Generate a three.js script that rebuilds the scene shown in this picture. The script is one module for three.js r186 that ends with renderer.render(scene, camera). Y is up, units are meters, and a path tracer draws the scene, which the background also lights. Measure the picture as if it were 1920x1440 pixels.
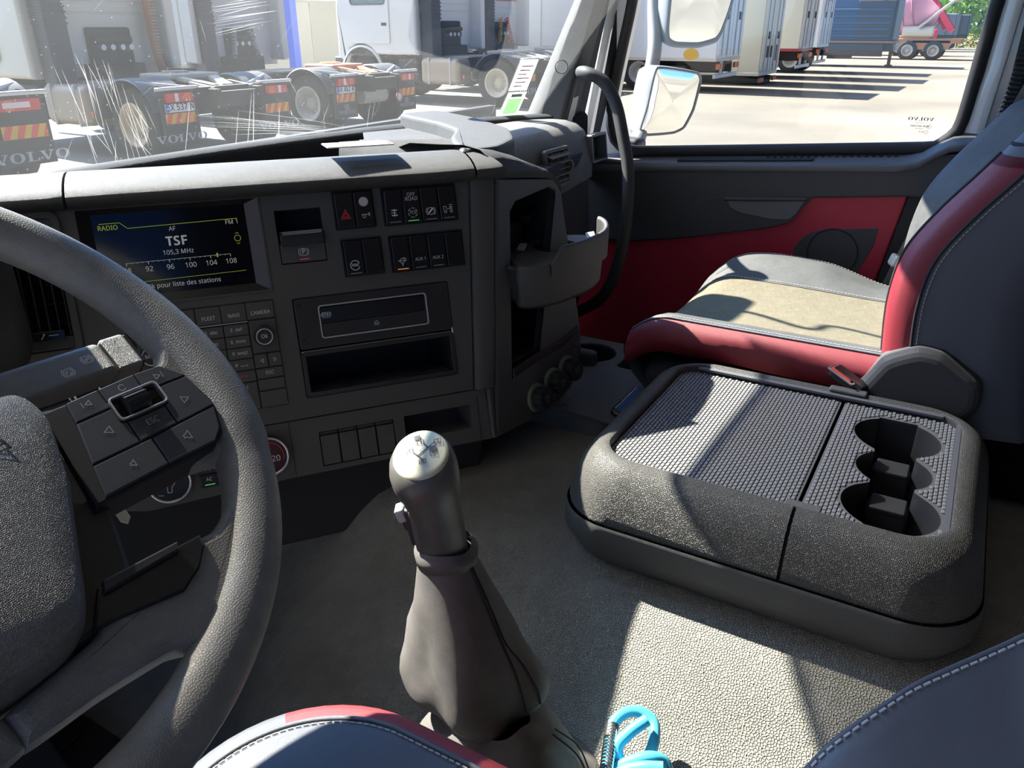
import * as THREE from 'three';
import { RoundedBoxGeometry } from 'three/addons/geometries/RoundedBoxGeometry.js';
import { mergeGeometries } from 'three/addons/utils/BufferGeometryUtils.js';
import { FontLoader } from 'three/addons/loaders/FontLoader.js';
import { Sky } from 'three/addons/objects/Sky.js';

// ---------------------------------------------------------------- camera, sky, sun, exposure
// Cab coordinates in metres: x to the passenger side, y up, -z towards the windscreen. The lens is the origin; the yard lies 1.75 m below it.
const scene = new THREE.Scene();
const renderer = new THREE.WebGLRenderer({ antialias: true });
renderer.toneMapping = THREE.LinearToneMapping;
renderer.toneMappingExposure = 1.27;
renderer.shadowMap.enabled = true;
const R = THREE.MathUtils.degToRad;
const camera = new THREE.PerspectiveCamera(2 * Math.atan(720 / 1470) * 180 / Math.PI, 4 / 3, 0.02, 400);
camera.position.set(0, 0, 0);
camera.lookAt(Math.sin(R(60)) * Math.cos(R(24.5)), -Math.sin(R(24.5)), -Math.cos(R(60)) * Math.cos(R(24.5)));
const SUN_AZ = R(8), SUN_EL = R(42);
const sunDir = new THREE.Vector3(Math.sin(SUN_AZ) * Math.cos(SUN_EL), Math.sin(SUN_EL), -Math.cos(SUN_AZ) * Math.cos(SUN_EL));
const sky = new Sky();
sky.scale.setScalar(1000);
sky.material.uniforms.turbidity.value = 10;
sky.material.uniforms.rayleigh.value = 0.45;
sky.material.uniforms.mieCoefficient.value = 0.004;
sky.material.uniforms.mieDirectionalG.value = 0.8;
sky.material.uniforms.sunPosition.value.copy(sunDir);
scene.add(sky);
scene.environmentIntensity = 0.68;
const sun = new THREE.DirectionalLight(new THREE.Color().setRGB(1, 0.94, 0.83), 23.5);
sun.position.copy(sunDir).multiplyScalar(60);
sun.target.position.set(0.7, -0.5, -0.3);
sun.castShadow = true;
sun.shadow.mapSize.set(4096, 4096);
Object.assign(sun.shadow.camera, { left: -40, right: 40, top: 40, bottom: -40, near: 1, far: 160 });
scene.add(sun, sun.target);

// ---------------------------------------------------------------- helpers
const V = (x, y, z) => new THREE.Vector3(x, y, z);
let seedState = 1234567;
const rnd = () => { seedState = (seedState * 1664525 + 1013904223) >>> 0; return seedState / 4294967296; };
const rr = (a, b) => a + (b - a) * rnd();
const clamp = (x, a = 0, b = 1) => Math.min(b, Math.max(a, x));
const sm = (a, b, x) => { const t = clamp((x - a) / (b - a)); return t * t * (3 - 2 * t); };
const lerp = (a, b, t) => a + (b - a) * t;
const usedNames = new Map();
function numbered(name) {
  const n = usedNames.get(name) ?? 0; usedNames.set(name, n + 1);
  return n ? name + '_' + String(n).padStart(3, '0') : name;
}
function boxUV(g) {
  const geo = g.index ? g.toNonIndexed() : g;
  const p = geo.attributes.position, uv = new Float32Array(p.count * 2), a = V(), b = V(), c = V(), n = V();
  for (let i = 0; i < p.count; i += 3) {
    a.fromBufferAttribute(p, i); b.fromBufferAttribute(p, i + 1); c.fromBufferAttribute(p, i + 2);
    n.copy(b).sub(a).cross(c.clone().sub(a));
    const x = Math.abs(n.x), y = Math.abs(n.y), z = Math.abs(n.z);
    [a, b, c].forEach((v, k) => {
      const q = x > y && x > z ? [v.z, v.y] : y > z ? [v.x, v.z] : [v.x, v.y];
      uv[(i + k) * 2] = q[0]; uv[(i + k) * 2 + 1] = q[1];
    });
  }
  geo.setAttribute('uv', new THREE.BufferAttribute(uv, 2));
  return geo;
}
function clean(g) {
  let geo = g.index ? g.toNonIndexed() : g;
  if (!geo.attributes.normal) geo.computeVertexNormals();
  if (!g.userData.keepUV || !geo.attributes.uv) geo = boxUV(geo);
  for (const k of Object.keys(geo.attributes)) if (!['position', 'normal', 'uv'].includes(k)) geo.deleteAttribute(k);
  geo.morphAttributes = {};
  return geo;
}
const join = (list) => { const l = [list].flat(9).map(clean); return l.length === 1 ? l[0] : mergeGeometries(l); };
function mk(name, geos, mat, parent = scene) {
  const m = new THREE.Mesh(join(geos), mat);
  m.name = parent === scene ? numbered(name) : name; m.castShadow = m.receiveShadow = true; parent.add(m);
  return m;
}
function thing(name, label, category, group) {
  const o = new THREE.Group(); o.name = numbered(name); o.userData = { label, category };
  if (group) o.userData.group = group;
  scene.add(o); return o;
}
function tag(o, label, category, group) { o.userData = { label, category }; if (group) o.userData.group = group; return o; }
const sub = (name, parent) => { const o = new THREE.Group(); o.name = name; parent.add(o); return o; };   // a part made of several pieces
function struct(name, label) { const o = new THREE.Group(); o.name = numbered(name); o.userData = { kind: 'structure', label }; scene.add(o); return o; }
function structMesh(name, geos, mat, label) { const m = mk(name, geos, mat); m.userData = { kind: 'structure', label }; return m; }
const tr = (g, x = 0, y = 0, z = 0, rx = 0, ry = 0, rz = 0) => {
  if (rx) g.rotateX(rx); if (ry) g.rotateY(ry); if (rz) g.rotateZ(rz);
  return g.translate(x, y, z);
};
const box = (w, h, d, x = 0, y = 0, z = 0) => new THREE.BoxGeometry(w, h, d).translate(x, y, z);
const rbox = (w, h, d, r = 0.002, x = 0, y = 0, z = 0, seg = 2) => new RoundedBoxGeometry(w, h, d, seg, Math.min(r, w / 2.01, h / 2.01, d / 2.01)).translate(x, y, z);
const cyl = (r1, r2, h, n = 24, open = false) => new THREE.CylinderGeometry(r1, r2, h, n, 1, open);
const poly = (pts) => { const s = new THREE.Shape(); pts.forEach(([x, y], i) => (i ? s.lineTo(x, y) : s.moveTo(x, y))); s.closePath(); return s; };
function rrect(x0, y0, x1, y1, r) {
  const s = new THREE.Shape(); r = Math.min(r, (x1 - x0) / 2, (y1 - y0) / 2);
  s.moveTo(x0 + r, y0); s.lineTo(x1 - r, y0); s.quadraticCurveTo(x1, y0, x1, y0 + r); s.lineTo(x1, y1 - r); s.quadraticCurveTo(x1, y1, x1 - r, y1);
  s.lineTo(x0 + r, y1); s.quadraticCurveTo(x0, y1, x0, y1 - r); s.lineTo(x0, y0 + r); s.quadraticCurveTo(x0, y0, x0 + r, y0);
  return s;
}
// extrude along +z from z0 to z1 with a bevel inside those bounds
function ext(shape, z0, z1, bev = 0, seg = 2, curve = 8) {
  const s = Array.isArray(shape) ? poly(shape) : shape;
  const g = new THREE.ExtrudeGeometry(s, { depth: Math.max(1e-5, z1 - z0 - 2 * bev), bevelEnabled: bev > 0, bevelThickness: bev, bevelSize: bev, bevelOffset: -bev, bevelSegments: seg, curveSegments: curve });
  return g.translate(0, 0, z0 + bev);
}
const hole = (shape, h) => { shape.holes.push(h); return shape; };
const frame = (x0, y0, x1, y1, r, t, z0, z1, bev = 0) => ext(hole(rrect(x0, y0, x1, y1, r), rrect(x0 + t, y0 + t, x1 - t, y1 - t, Math.max(r - t, 0.0004))), z0, z1, bev);
// smooth surface over a grid of points: rows of equal length; closed joins the last column to the first
function grid(rows, closed = false) {
  const nr = rows.length, nc = rows[0].length, pos = [], idx = [], nC = closed ? nc + 1 : nc, uv = [];
  let vl = 0;
  for (let i = 0; i < nr; i++) {
    let ul = 0;
    if (i) vl += Math.hypot(...[0, 1, 2].map((k) => at3(rows[i][nc >> 1], k) - at3(rows[i - 1][nc >> 1], k)));
    for (let j = 0; j < nC; j++) {
      const q = rows[i][j % nc];
      if (j) { const w = rows[i][j - 1]; ul += Math.hypot(at3(q, 0) - at3(w, 0), at3(q, 1) - at3(w, 1), at3(q, 2) - at3(w, 2)); }
      pos.push(at3(q, 0), at3(q, 1), at3(q, 2)); uv.push(ul, vl);
    }
  }
  for (let i = 0; i < nr - 1; i++) for (let j = 0; j < nC - 1; j++) { const a = i * nC + j, b = a + 1, c = a + nC, d = c + 1; idx.push(a, b, d, a, d, c); }
  const g = new THREE.BufferGeometry();
  g.setAttribute('position', new THREE.Float32BufferAttribute(pos, 3));
  g.setAttribute('uv', new THREE.Float32BufferAttribute(uv, 2));
  g.setIndex(idx); g.computeVertexNormals();
  if (closed) { // weld normals across the join
    const n = g.attributes.normal;
    for (let i = 0; i < nr; i++) {
      const a = i * nC, b = a + nC - 1, s = V(n.getX(a) + n.getX(b), n.getY(a) + n.getY(b), n.getZ(a) + n.getZ(b)).normalize();
      n.setXYZ(a, s.x, s.y, s.z); n.setXYZ(b, s.x, s.y, s.z);
    }
  }
  return g;
}
const at3 = (q, k) => (q.isVector3 ? (k === 0 ? q.x : k === 1 ? q.y : q.z) : q[k]);
const spline = (pts, n, closed = false) => new THREE.CatmullRomCurve3(pts.map((p) => (p.isVector3 ? p : V(...p))), closed, 'centripetal').getPoints(n);
const tube = (pts, r, n = 32, rad = 10, closed = false) => new THREE.TubeGeometry(new THREE.CatmullRomCurve3(pts.map((p) => (p.isVector3 ? p : V(...p))), closed, 'centripetal'), n, r, rad, closed);
const bar = (a, b, w, h, up = V(0, 1, 0)) => { // rectangular bar from a to b
  const A = V(...a), B = V(...b), d = B.clone().sub(A), L = d.length(), z = d.normalize(), x = up.clone().cross(z).normalize(), y = z.clone().cross(x);
  return new THREE.BoxGeometry(w, h, L).applyMatrix4(new THREE.Matrix4().makeBasis(x, y, z).setPosition(A.add(B).multiplyScalar(0.5)));
};
const rod = (a, b, r, n = 12, r2 = r) => {
  const A = V(...a), B = V(...b), d = B.clone().sub(A), L = d.length();
  return new THREE.CylinderGeometry(r2, r, L, n).applyQuaternion(new THREE.Quaternion().setFromUnitVectors(V(0, 1, 0), d.normalize())).translate((A.x + B.x) / 2, (A.y + B.y) / 2, (A.z + B.z) / 2);
};
// closed tapered loft through rings, capped
function loftSolid(rings) {
  const cap = (ring, flip) => {
    const c = V(); ring.forEach((p) => c.add(V(at3(p, 0), at3(p, 1), at3(p, 2)))); c.multiplyScalar(1 / ring.length);
    const rows = [ring, ring.map(() => c)];
    return grid(flip ? rows.reverse() : rows, true);
  };
  return [grid(rings, true), cap(rings[rings.length - 1], false), cap(rings[0], true)];
}
// rounded rectangle ring in the x-z plane at height y
function ringXZ(cx, cz, hx, hz, r, y, seg = 6) {
  const out = [];
  for (const [sx, sz, a0] of [[1, 1, 0], [-1, 1, 90], [-1, -1, 180], [1, -1, 270]]) for (let k = 0; k <= seg; k++) {
    const a = R(a0 + (90 * k) / seg);
    out.push([cx + sx * (hx - r) + r * Math.cos(a), y, cz + sz * (hz - r) + r * Math.sin(a)]);
  }
  return out;
}
const fonts = {
  bold: await new FontLoader().loadAsync('fonts/droid/droid_sans_bold.typeface.json'),
  reg: await new FontLoader().loadAsync('fonts/droid/droid_sans_regular.typeface.json'),
  serif: await new FontLoader().loadAsync('fonts/droid/droid_serif_bold.typeface.json'),
};
// flat lettering centred on (x, y) at height z; h is the height of a capital
function txt(str, h, x = 0, y = 0, z = 0, font = 'reg', align = 0.5, stretch = 1) {
  const g = new THREE.ShapeGeometry(fonts[font].generateShapes(str, h * 1.36), 3);
  g.computeBoundingBox(); const b = g.boundingBox;
  g.translate(-lerp(b.min.x, b.max.x, align), -h / 2, 0); g.scale(stretch, 1, 1);
  return g.translate(x, y, z);
}
// flat stroke through points of the x-y plane
function stroke(pts, w, z = 0, closed = false) {
  const out = [], n = pts.length;
  for (let i = 0; i < (closed ? n : n - 1); i++) {
    const a = pts[i], b = pts[(i + 1) % n], dx = b[0] - a[0], dy = b[1] - a[1], L = Math.hypot(dx, dy) || 1;
    out.push(new THREE.PlaneGeometry(L + w * 0.8, w).rotateZ(Math.atan2(dy, dx)).translate((a[0] + b[0]) / 2, (a[1] + b[1]) / 2, z));
  }
  return out;
}
const ring2 = (x, y, r, w, z = 0, a0 = 0, a1 = 360) => new THREE.RingGeometry(r - w / 2, r + w / 2, 32, 1, R(a0), R(a1 - a0)).translate(x, y, z);
const disc2 = (x, y, r, z = 0) => new THREE.CircleGeometry(r, 28).translate(x, y, z);

// ---------------------------------------------------------------- computed textures
function dataTex(n, f, colour = false) {
  const d = new Uint8Array(n * n * 4);
  for (let y = 0; y < n; y++) for (let x = 0; x < n; x++) {
    const v = f(x / n, y / n), o = (y * n + x) * 4, a = Array.isArray(v) ? v : [v, v, v];
    for (let c = 0; c < 3; c++) d[o + c] = Math.round(clamp(a[c]) * 255);
    d[o + 3] = a[3] === undefined ? 255 : Math.round(clamp(a[3]) * 255);
  }
  const t = new THREE.DataTexture(d, n, n); t.wrapS = t.wrapT = THREE.RepeatWrapping; t.magFilter = THREE.LinearFilter; t.minFilter = THREE.LinearMipmapLinearFilter;
  if (colour) t.colorSpace = THREE.SRGBColorSpace;
  t.needsUpdate = true; return t;
}
function lattice(m, seed) { const s = seedState; seedState = seed; const a = Array.from({ length: m * m }, () => rnd()); seedState = s; return a; }
function valueNoise(m, seed) { // tiles on the unit square with m cells a side
  const a = lattice(m, seed);
  return (u, v) => {
    const x = u * m, y = v * m, i = Math.floor(x), j = Math.floor(y), fx = x - i, fy = y - j, sx = fx * fx * (3 - 2 * fx), sy = fy * fy * (3 - 2 * fy);
    const g = (p, q) => a[((q % m) + m) % m * m + (((p % m) + m) % m)];
    return lerp(lerp(g(i, j), g(i + 1, j), sx), lerp(g(i, j + 1), g(i + 1, j + 1), sx), sy);
  };
}
function fbm(m, seed, oct = 4) { const l = Array.from({ length: oct }, (_, k) => valueNoise(m << k, seed + k * 97)); return (u, v) => l.reduce((s, f, k) => s + f(u, v) / (1 << k), 0) / (2 - 1 / (1 << (oct - 1))); }
function worley(m, seed, jitter = 0.85) { // distances to the nearest and second nearest seed
  const ax = lattice(m, seed), ay = lattice(m, seed + 5);
  return (u, v) => {
    const x = u * m, y = v * m, i = Math.floor(x), j = Math.floor(y); let f1 = 9, f2 = 9;
    for (let q = j - 1; q <= j + 1; q++) for (let p = i - 1; p <= i + 1; p++) {
      const k = ((q % m) + m) % m * m + (((p % m) + m) % m), d = Math.hypot(p + 0.5 + jitter * (ax[k] - 0.5) - x, q + 0.5 + jitter * (ay[k] - 0.5) - y);
      if (d < f1) { f2 = f1; f1 = d; } else if (d < f2) f2 = d;
    }
    return [f1, f2];
  };
}
const wGrain = worley(22, 11), wFine = worley(40, 77);
const texGrain = dataTex(512, (u, v) => { const [a, b] = wGrain(u, v); return sm(0, 0.45, b - a); });
const texFine = dataTex(512, (u, v) => { const [a, b] = wFine(u, v); return sm(0, 0.6, b - a); });
const fSpeck = fbm(32, 31, 4), fBig = fbm(4, 57, 5), fMid = fbm(9, 91, 5);
const texDust = dataTex(512, (u, v) => { const s = 0.86 + 0.14 * fMid(u, v) + 0.1 * (fSpeck(u, v) - 0.5); return [s, s, s * 0.985]; }, true);
const texFabric = dataTex(512, (u, v) => { const s = 0.62 + 0.38 * fSpeck(u * 3, v * 3) + 0.12 * (fMid(u, v) - 0.5); return [s, s * 0.985, s * 0.93]; }, true);
const fabricBump = dataTex(512, (u, v) => 0.5 + 0.5 * Math.sin(u * 150 * 2 * Math.PI) * Math.sin(v * 150 * 2 * Math.PI));
const at = (t, size) => { const c = t.clone(); c.repeat.set(1 / size, 1 / size); c.needsUpdate = true; return c; };
const grainA = at(texGrain, 0.062), grainB = at(texGrain, 0.034), fineA = at(texFine, 0.03), fineB = at(texFine, 0.018), dustA = at(texDust, 0.4), dustB = at(texDust, 0.17);

// ---------------------------------------------------------------- materials (linear base colours)
const rgb = (r, g = r, b = r) => new THREE.Color().setRGB(r, g, b);
const std = (c, roughness, o = {}) => new THREE.MeshPhysicalMaterial({ color: c.isColor ? c : rgb(...[c].flat()), roughness, ...o });
const M = {
  vinyl: std([0.25, 0.242, 0.215], 0.62, { bumpMap: grainA, bumpScale: 0.0011, map: dustA }),
  softPad: std([0.055, 0.054, 0.051], 0.6, { bumpMap: fineA, bumpScale: 0.0003, map: dustB }),
  panel: std([0.066, 0.064, 0.062], 0.5, { bumpMap: fineB, bumpScale: 0.00008 }),
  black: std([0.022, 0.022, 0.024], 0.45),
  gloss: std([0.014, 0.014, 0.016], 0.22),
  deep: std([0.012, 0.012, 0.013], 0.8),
  rubber: std([0.02, 0.02, 0.021], 0.7),
  consoleHide: std([0.1, 0.097, 0.09], 0.5, { bumpMap: grainB, bumpScale: 0.0009, map: dustB }),
  consoleBase: std([0.075, 0.075, 0.075], 0.55, { bumpMap: fineA, bumpScale: 0.0002 }),
  mat: std([0.17, 0.172, 0.178], 0.5),
  matGround: std([0.09, 0.092, 0.097], 0.7),
  rimHide: std([0.2, 0.197, 0.188], 0.5, { bumpMap: grainB, bumpScale: 0.00012, map: dustB }),
  hubHide: std([0.16, 0.157, 0.15], 0.5, { bumpMap: fineA, bumpScale: 0.0004, map: dustB }),
  boot: std([0.13, 0.119, 0.112], 0.6, { bumpMap: fineA, bumpScale: 0.0001, map: dustB }),
  knob: std([0.14, 0.135, 0.12], 0.4, { map: dustB }),
  knobCap: std([0.56, 0.53, 0.4], 0.3, { clearcoat: 0.6, clearcoatRoughness: 0.1 }),
  seatNavy: std([0.1, 0.109, 0.13], 0.42, { bumpMap: fineB, bumpScale: 0.00008 }),
  seatGrey: std([0.09, 0.093, 0.097], 0.58, { specularIntensity: 0.6, bumpMap: fineB, bumpScale: 0.00008, map: dustB }),
  seatFabric: std([0.19, 0.172, 0.132], 0.95, { map: at(texFabric, 0.09), bumpMap: at(fabricBump, 0.25), bumpScale: 0.0006 }),
  red: std([0.19, 0.012, 0.022], 0.45, { bumpMap: fineB, bumpScale: 0.00006 }),
  redTrim: std([0.36, 0.015, 0.038], 0.55),
  redPipe: std([0.5, 0.09, 0.1], 0.55),
  thread: std([0.45, 0.45, 0.45], 0.8),
  threadDark: std([0.02, 0.02, 0.022], 0.8),
  doorBlack: std([0.04, 0.042, 0.046], 0.5, { bumpMap: fineA, bumpScale: 0.0001 }),
  ledge: std([0.1, 0.105, 0.118], 0.45, { bumpMap: fineA, bumpScale: 0.0001 }),
  pillar: std([0.085, 0.084, 0.082], 0.7, { bumpMap: fineA, bumpScale: 0.0002 }),
  headliner: std([0.42, 0.4, 0.37], 0.9),
  trimDark: std([0.03, 0.03, 0.032], 0.85),
  white: std([0.76, 0.76, 0.73], 0.35, { clearcoat: 0.5 }),
  cream: std([0.62, 0.58, 0.48], 0.5),
  silver: std([0.62, 0.62, 0.62], 0.3, { metalness: 0.9 }),
  chrome: std([0.8, 0.8, 0.8], 0.12, { metalness: 1 }),
  greyMetal: std([0.4, 0.41, 0.43], 0.4, { metalness: 0.3 }),
  print: std([0.62, 0.62, 0.62], 0.6),
  printDim: std([0.3, 0.3, 0.3], 0.6),
  printRed: std([0.65, 0.03, 0.04], 0.6),
  glass: new THREE.MeshPhysicalMaterial({ color: rgb(0.96, 0.98, 0.97), roughness: 0, transmission: 1, thickness: 0, ior: 1.5 }),
  mirrorGlass: std([0.92, 0.93, 0.95], 0.02, { metalness: 1 }),
};
const glow = (r, g, b, k = 1) => new THREE.MeshStandardMaterial({ color: rgb(0.02), roughness: 0.6, emissive: rgb(r, g, b), emissiveIntensity: k });
// ---------------------------------------------------------------- the cab shell
const GROUND = -1.75;
const tunnel = (x, z) => { // height of the vinyl floor
  const sh = 0.3 * sm(-0.42, -0.78, z), side = 0.27 * sm(0.12 + sh, 0.42 + sh * 0.6, x) + 0.125 * sm(0.455 + 0.3 * sh, 0.69, x);
  return -0.93 + side * (1 - sm(1.02, 1.14, x)) * (1 - 0.25 * sm(-0.72, -0.95, z));
};
{
  const rows = [];
  for (let i = 0; i <= 70; i++) { const z = lerp(-1.02, 0.78, i / 70), row = []; for (let j = 0; j <= 80; j++) { const x = lerp(-0.3, 1.66, j / 80); row.push([x, tunnel(x, z), z]); } rows.push(row); }
  const f = struct('floor', 'grey pebbled vinyl floor covering that rises over the engine tunnel');
  const g = grid(rows); g.userData.keepUV = true;
  mk('vinyl_covering', g, M.vinyl, f);
  mk('floor_pan', box(2.0, 0.02, 1.82, 0.68, -0.97, -0.12), M.deep, f);
  // ribbed rubber mat in the driver's footwell
  const cell = new RoundedBoxGeometry(0.05, 0.008, 0.05, 1, 0.003);
  mk('mat_sheet', rbox(0.44, 0.006, 0.36, 0.002, 0.2, -0.925, -0.82), M.rubber, f);
  for (let i = 0; i < 6; i++) for (let j = 0; j < 5; j++) { const c = new THREE.Mesh(clean(cell.clone()), M.rubber); c.name = 'mat_pad'; c.castShadow = c.receiveShadow = true; c.position.set(0.03 + i * 0.068, -0.919, -0.96 + j * 0.068); f.add(c); }
}
const side = (g, X) => g.applyMatrix4(new THREE.Matrix4().makeBasis(V(0, 0, 1), V(0, 1, 0), V(-1, 0, 0)).setPosition(X, 0, 0));
structMesh('wall_front', [box(2.02, 0.8, 0.02, 0.68, -0.57, -1.03)], M.deep, 'black firewall under the dashboard');
structMesh('wall_back', [box(2.06, 1.5, 0.03, 0.68, -0.23, 0.79)], M.trimDark, 'dark rear wall of the cab');
structMesh('ceiling', [rbox(2.06, 0.04, 1.55, 0.01, 0.68, 0.5, 0.02), rbox(1.9, 0.12, 0.1, 0.03, 0.68, 0.43, -0.71)], M.headliner, 'pale cloth headliner of the cab');
{ // driver's side: the door stands open, the photograph is taken from its doorway
  const w = struct('wall_left', 'driver side of the cab with its doorway standing open');
  const sh = poly([[-1.03, -1.0], [0.8, -1.0], [0.8, 0.5], [-0.5, 0.5], [-0.86, -0.1], [-1.03, -0.15]]);
  sh.holes.push(rrect(-0.7, -0.9, 0.36, 0.44, 0.08));
  mk('doorway', side(ext(sh, 0, 0.04), -0.29), M.trimDark, w);
}
// windscreen: curved in plan, leaning back
const wsBase = [[-0.17, -0.74], [-0.02, -0.825], [0.2, -0.91], [0.42, -0.955], [0.69, -0.98], [0.98, -0.955], [1.2, -0.91], [1.4, -0.825], [1.55, -0.74]];
const wsCurve = new THREE.CatmullRomCurve3(wsBase.map(([x, z]) => V(x, 0, z)));
const wsPoint = (t, y) => { const p = wsCurve.getPoint(t), k = (y + 0.2); return V(0.69 + (p.x - 0.69) * (1 - 0.06 * k), y, p.z + 0.36 * k * (0.75 + 0.25 * Math.abs(p.x - 0.69) / 0.86)); };
{
  const win = struct('window_1', 'curved windscreen of scratched dusty glass');
  const rows = []; for (let i = 0; i <= 10; i++) { const y = lerp(-0.2, 0.5, i / 10), row = []; for (let j = 0; j <= 48; j++) row.push(wsPoint(j / 48, y)); rows.push(row); }
  mk('pane', grid(rows), M.glass, win);
  // wiper scratches and runs of dirt on the outside of the glass: fine raised streaks of dust
  const dust = new THREE.MeshPhysicalMaterial({ color: rgb(0.8, 0.78, 0.74), roughness: 1, transmission: 0.9, thickness: 0, transparent: true, opacity: 0.13 });
  const streaks = [], specks = [];
  const onGlass = (t, y, o = 0.0012) => { const p = wsPoint(t, y), q = wsPoint(t + 0.002, y), s = wsPoint(t, y + 0.01), n = q.sub(p).cross(s.sub(p)).normalize(); if (n.z > 0) n.negate(); return p.addScaledVector(n, o); };
  const streak = (t0, y0, t1, y1, w, bow = 0, n = 10) => {
    const a = [], b = []; let q0 = null;
    for (let i = 0; i <= n; i++) {
      const k = i / n, t = lerp(t0, t1, k) + bow * Math.sin(Math.PI * k), y = lerp(y0, y1, k), p = onGlass(t, y);
      const dir = onGlass(lerp(t0, t1, Math.min(1, k + 0.02)) + bow * Math.sin(Math.PI * Math.min(1, k + 0.02)), lerp(y0, y1, Math.min(1, k + 0.02))).sub(p); if (dir.length() > 1e-6) q0 = dir.normalize();
      const s = q0.clone().cross(V(0.5, 0.1, -0.86)).normalize().multiplyScalar(w / 2 * Math.sin(Math.PI * clamp(k * 0.9 + 0.05)));
      a.push(p.clone().add(s)); b.push(p.clone().sub(s));
    }
    streaks.push(grid([a, b]));
  };
  for (let i = 0; i < 34; i++) { const k = rnd(), t = 0.445 + 0.06 * k, y = rr(-0.12, -0.02) - 0.02 * k; streak(t, y, t + rr(0.006, 0.014), y - rr(0.03, 0.085), rr(0.0003, 0.0009)); }
  for (let i = 0; i < 26; i++) { const y = -0.012 + i * 0.0036 + rr(-0.0015, 0.0015), t = rr(0.54, 0.556); streak(t, y, t + rr(0.02, 0.045), y + rr(0.01, 0.015), rr(0.0004, 0.0012)); }
  for (let i = 0; i < 14; i++) { const o = i * 0.004; streak(0.545 + rr(-0.02, 0.02), -0.11 - o * 0.5 + rr(-0.01, 0.01), 0.655 + rr(-0.02, 0.01), -0.15 - o * 0.2, rr(0.0003, 0.0009), 0, 14); }
  for (let i = 0; i < 26; i++) { const t = rr(0.42, 0.86), y = rr(-0.15, 0.06), d = rr(-0.02, 0.02); streak(t, y, t + d, y - rr(0.01, 0.06), rr(0.0002, 0.0006), 0); }
  for (let i = 0; i < 10; i++) { const t = rr(0.45, 0.8); streak(t, -0.12 + rr(-0.04, 0.06), t + rr(-0.004, 0.004), -0.19, rr(0.0006, 0.0016), 0, 6); }
  for (let i = 0; i < 900; i++) { const p = onGlass(rr(0.36, 0.9), rr(-0.19, 0.08)); specks.push(new THREE.CircleGeometry(rr(0.0003, 0.0009), 5).lookAt(V(-0.25, 0.2, 0.6)).translate(p.x, p.y, p.z)); }
  const s1 = mk('dust_streaks', streaks, dust, win); s1.userData.kind = 'stuff';
  const s2 = mk('dust_specks', specks, dust, win); s2.userData.kind = 'stuff';
  // a film of fine dust: a thin hazy sheet lying on the outside
  const hz = grid(Array.from({ length: 6 }, (_, i) => Array.from({ length: 33 }, (_, j) => onGlass(j / 32, lerp(-0.2, 0.5, i / 5), 0.002))));
  const fz = fbm(3, 401, 5), tz = dataTex(256, (u, v) => 0.45 + 0.55 * fz(u, v));
  hz.userData.keepUV = true;
  mk('dust_film', hz, new THREE.MeshPhysicalMaterial({ color: rgb(0.85, 0.84, 0.8), roughness: 1, transmission: 0.9, thickness: 0, transparent: true, opacity: 0.034, alphaMap: at(tz, 0.9) }), win);
}
{ // right windscreen pillar, seals and door frame: slanted strips from bottom to top
  const strip = (b0, b1, t0, t1, thick) => { // quad bar between bottom edge b0-b1 and top edge t0-t1, extended upwards
    const up = (b, t, k) => V(...b).lerp(V(...t), k), n = V(0.6, 0.1, -0.75).normalize().multiplyScalar(thick), rows = [];
    for (const k of [-0.6, 0, 1, 2.6]) { const p = up(b0, t0, k), q = up(b1, t1, k); rows.push([p, q, q.clone().add(n), p.clone().add(n)]); }
    return grid(rows, true).toNonIndexed();
  };
  const flat = (g) => { g.computeVertexNormals(); return g; };
  const P1 = struct('trim_1', 'grey pillar trim between windscreen and passenger door');
  const rows = [], b0 = V(1.453, -0.158, -0.788), t0 = V(1.522, 0.047, -0.724), b1 = V(1.467, -0.156, -0.723), t1 = V(1.538, 0.047, -0.7);
  for (let i = 0; i <= 12; i++) { const k = lerp(-0.6, 2.6, i / 12), a = b0.clone().lerp(t0, k), c = b1.clone().lerp(t1, k), m = a.clone().add(c).multiplyScalar(0.5).add(V(-0.001, 0, 0)); rows.push([a.clone().add(V(0.01, 0, -0.02)), a, a.clone().lerp(m, 0.6), m, m.clone().lerp(c, 0.6), c, c.clone().add(V(0.05, 0, 0.0))]); }
  mk('pillar_cover', grid(rows), M.pillar, P1);
  const pc = V(1.458, -0.07, -0.733);
  mk('screw_cap', new THREE.TorusGeometry(0.0118, 0.0009, 6, 30).applyQuaternion(new THREE.Quaternion().setFromUnitVectors(V(0, 0, 1), V(-0.9, 0.1, 0.42).normalize())).translate(pc.x - 0.002, pc.y, pc.z + 0.002), M.pillar, P1);
  const P2 = struct('trim_2', 'beige edge strip beside the windscreen pillar');
  mk('edge_strip', flat(strip([1.478, -0.157, -0.722], [1.504, -0.159, -0.722], [1.55, 0.047, -0.702], [1.572, 0.048, -0.707], 0.01)), M.cream, P2);
  mk('inner_seal', flat(strip([1.51, -0.161, -0.725], [1.552, -0.163, -0.722], [1.58, 0.048, -0.707], [1.62, 0.049, -0.708], 0.012)), M.rubber, P2);
  mk('painted_strip', flat(strip([1.56, -0.164, -0.72], [1.591, -0.166, -0.72], [1.627, 0.049, -0.712], [1.659, 0.05, -0.708], 0.012)), M.white, P2);
  mk('outer_seal', flat(strip([1.6, -0.167, -0.717], [1.634, -0.169, -0.714], [1.665, 0.05, -0.708], [1.702, 0.051, -0.696], 0.012)), M.rubber, P2);
}
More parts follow.
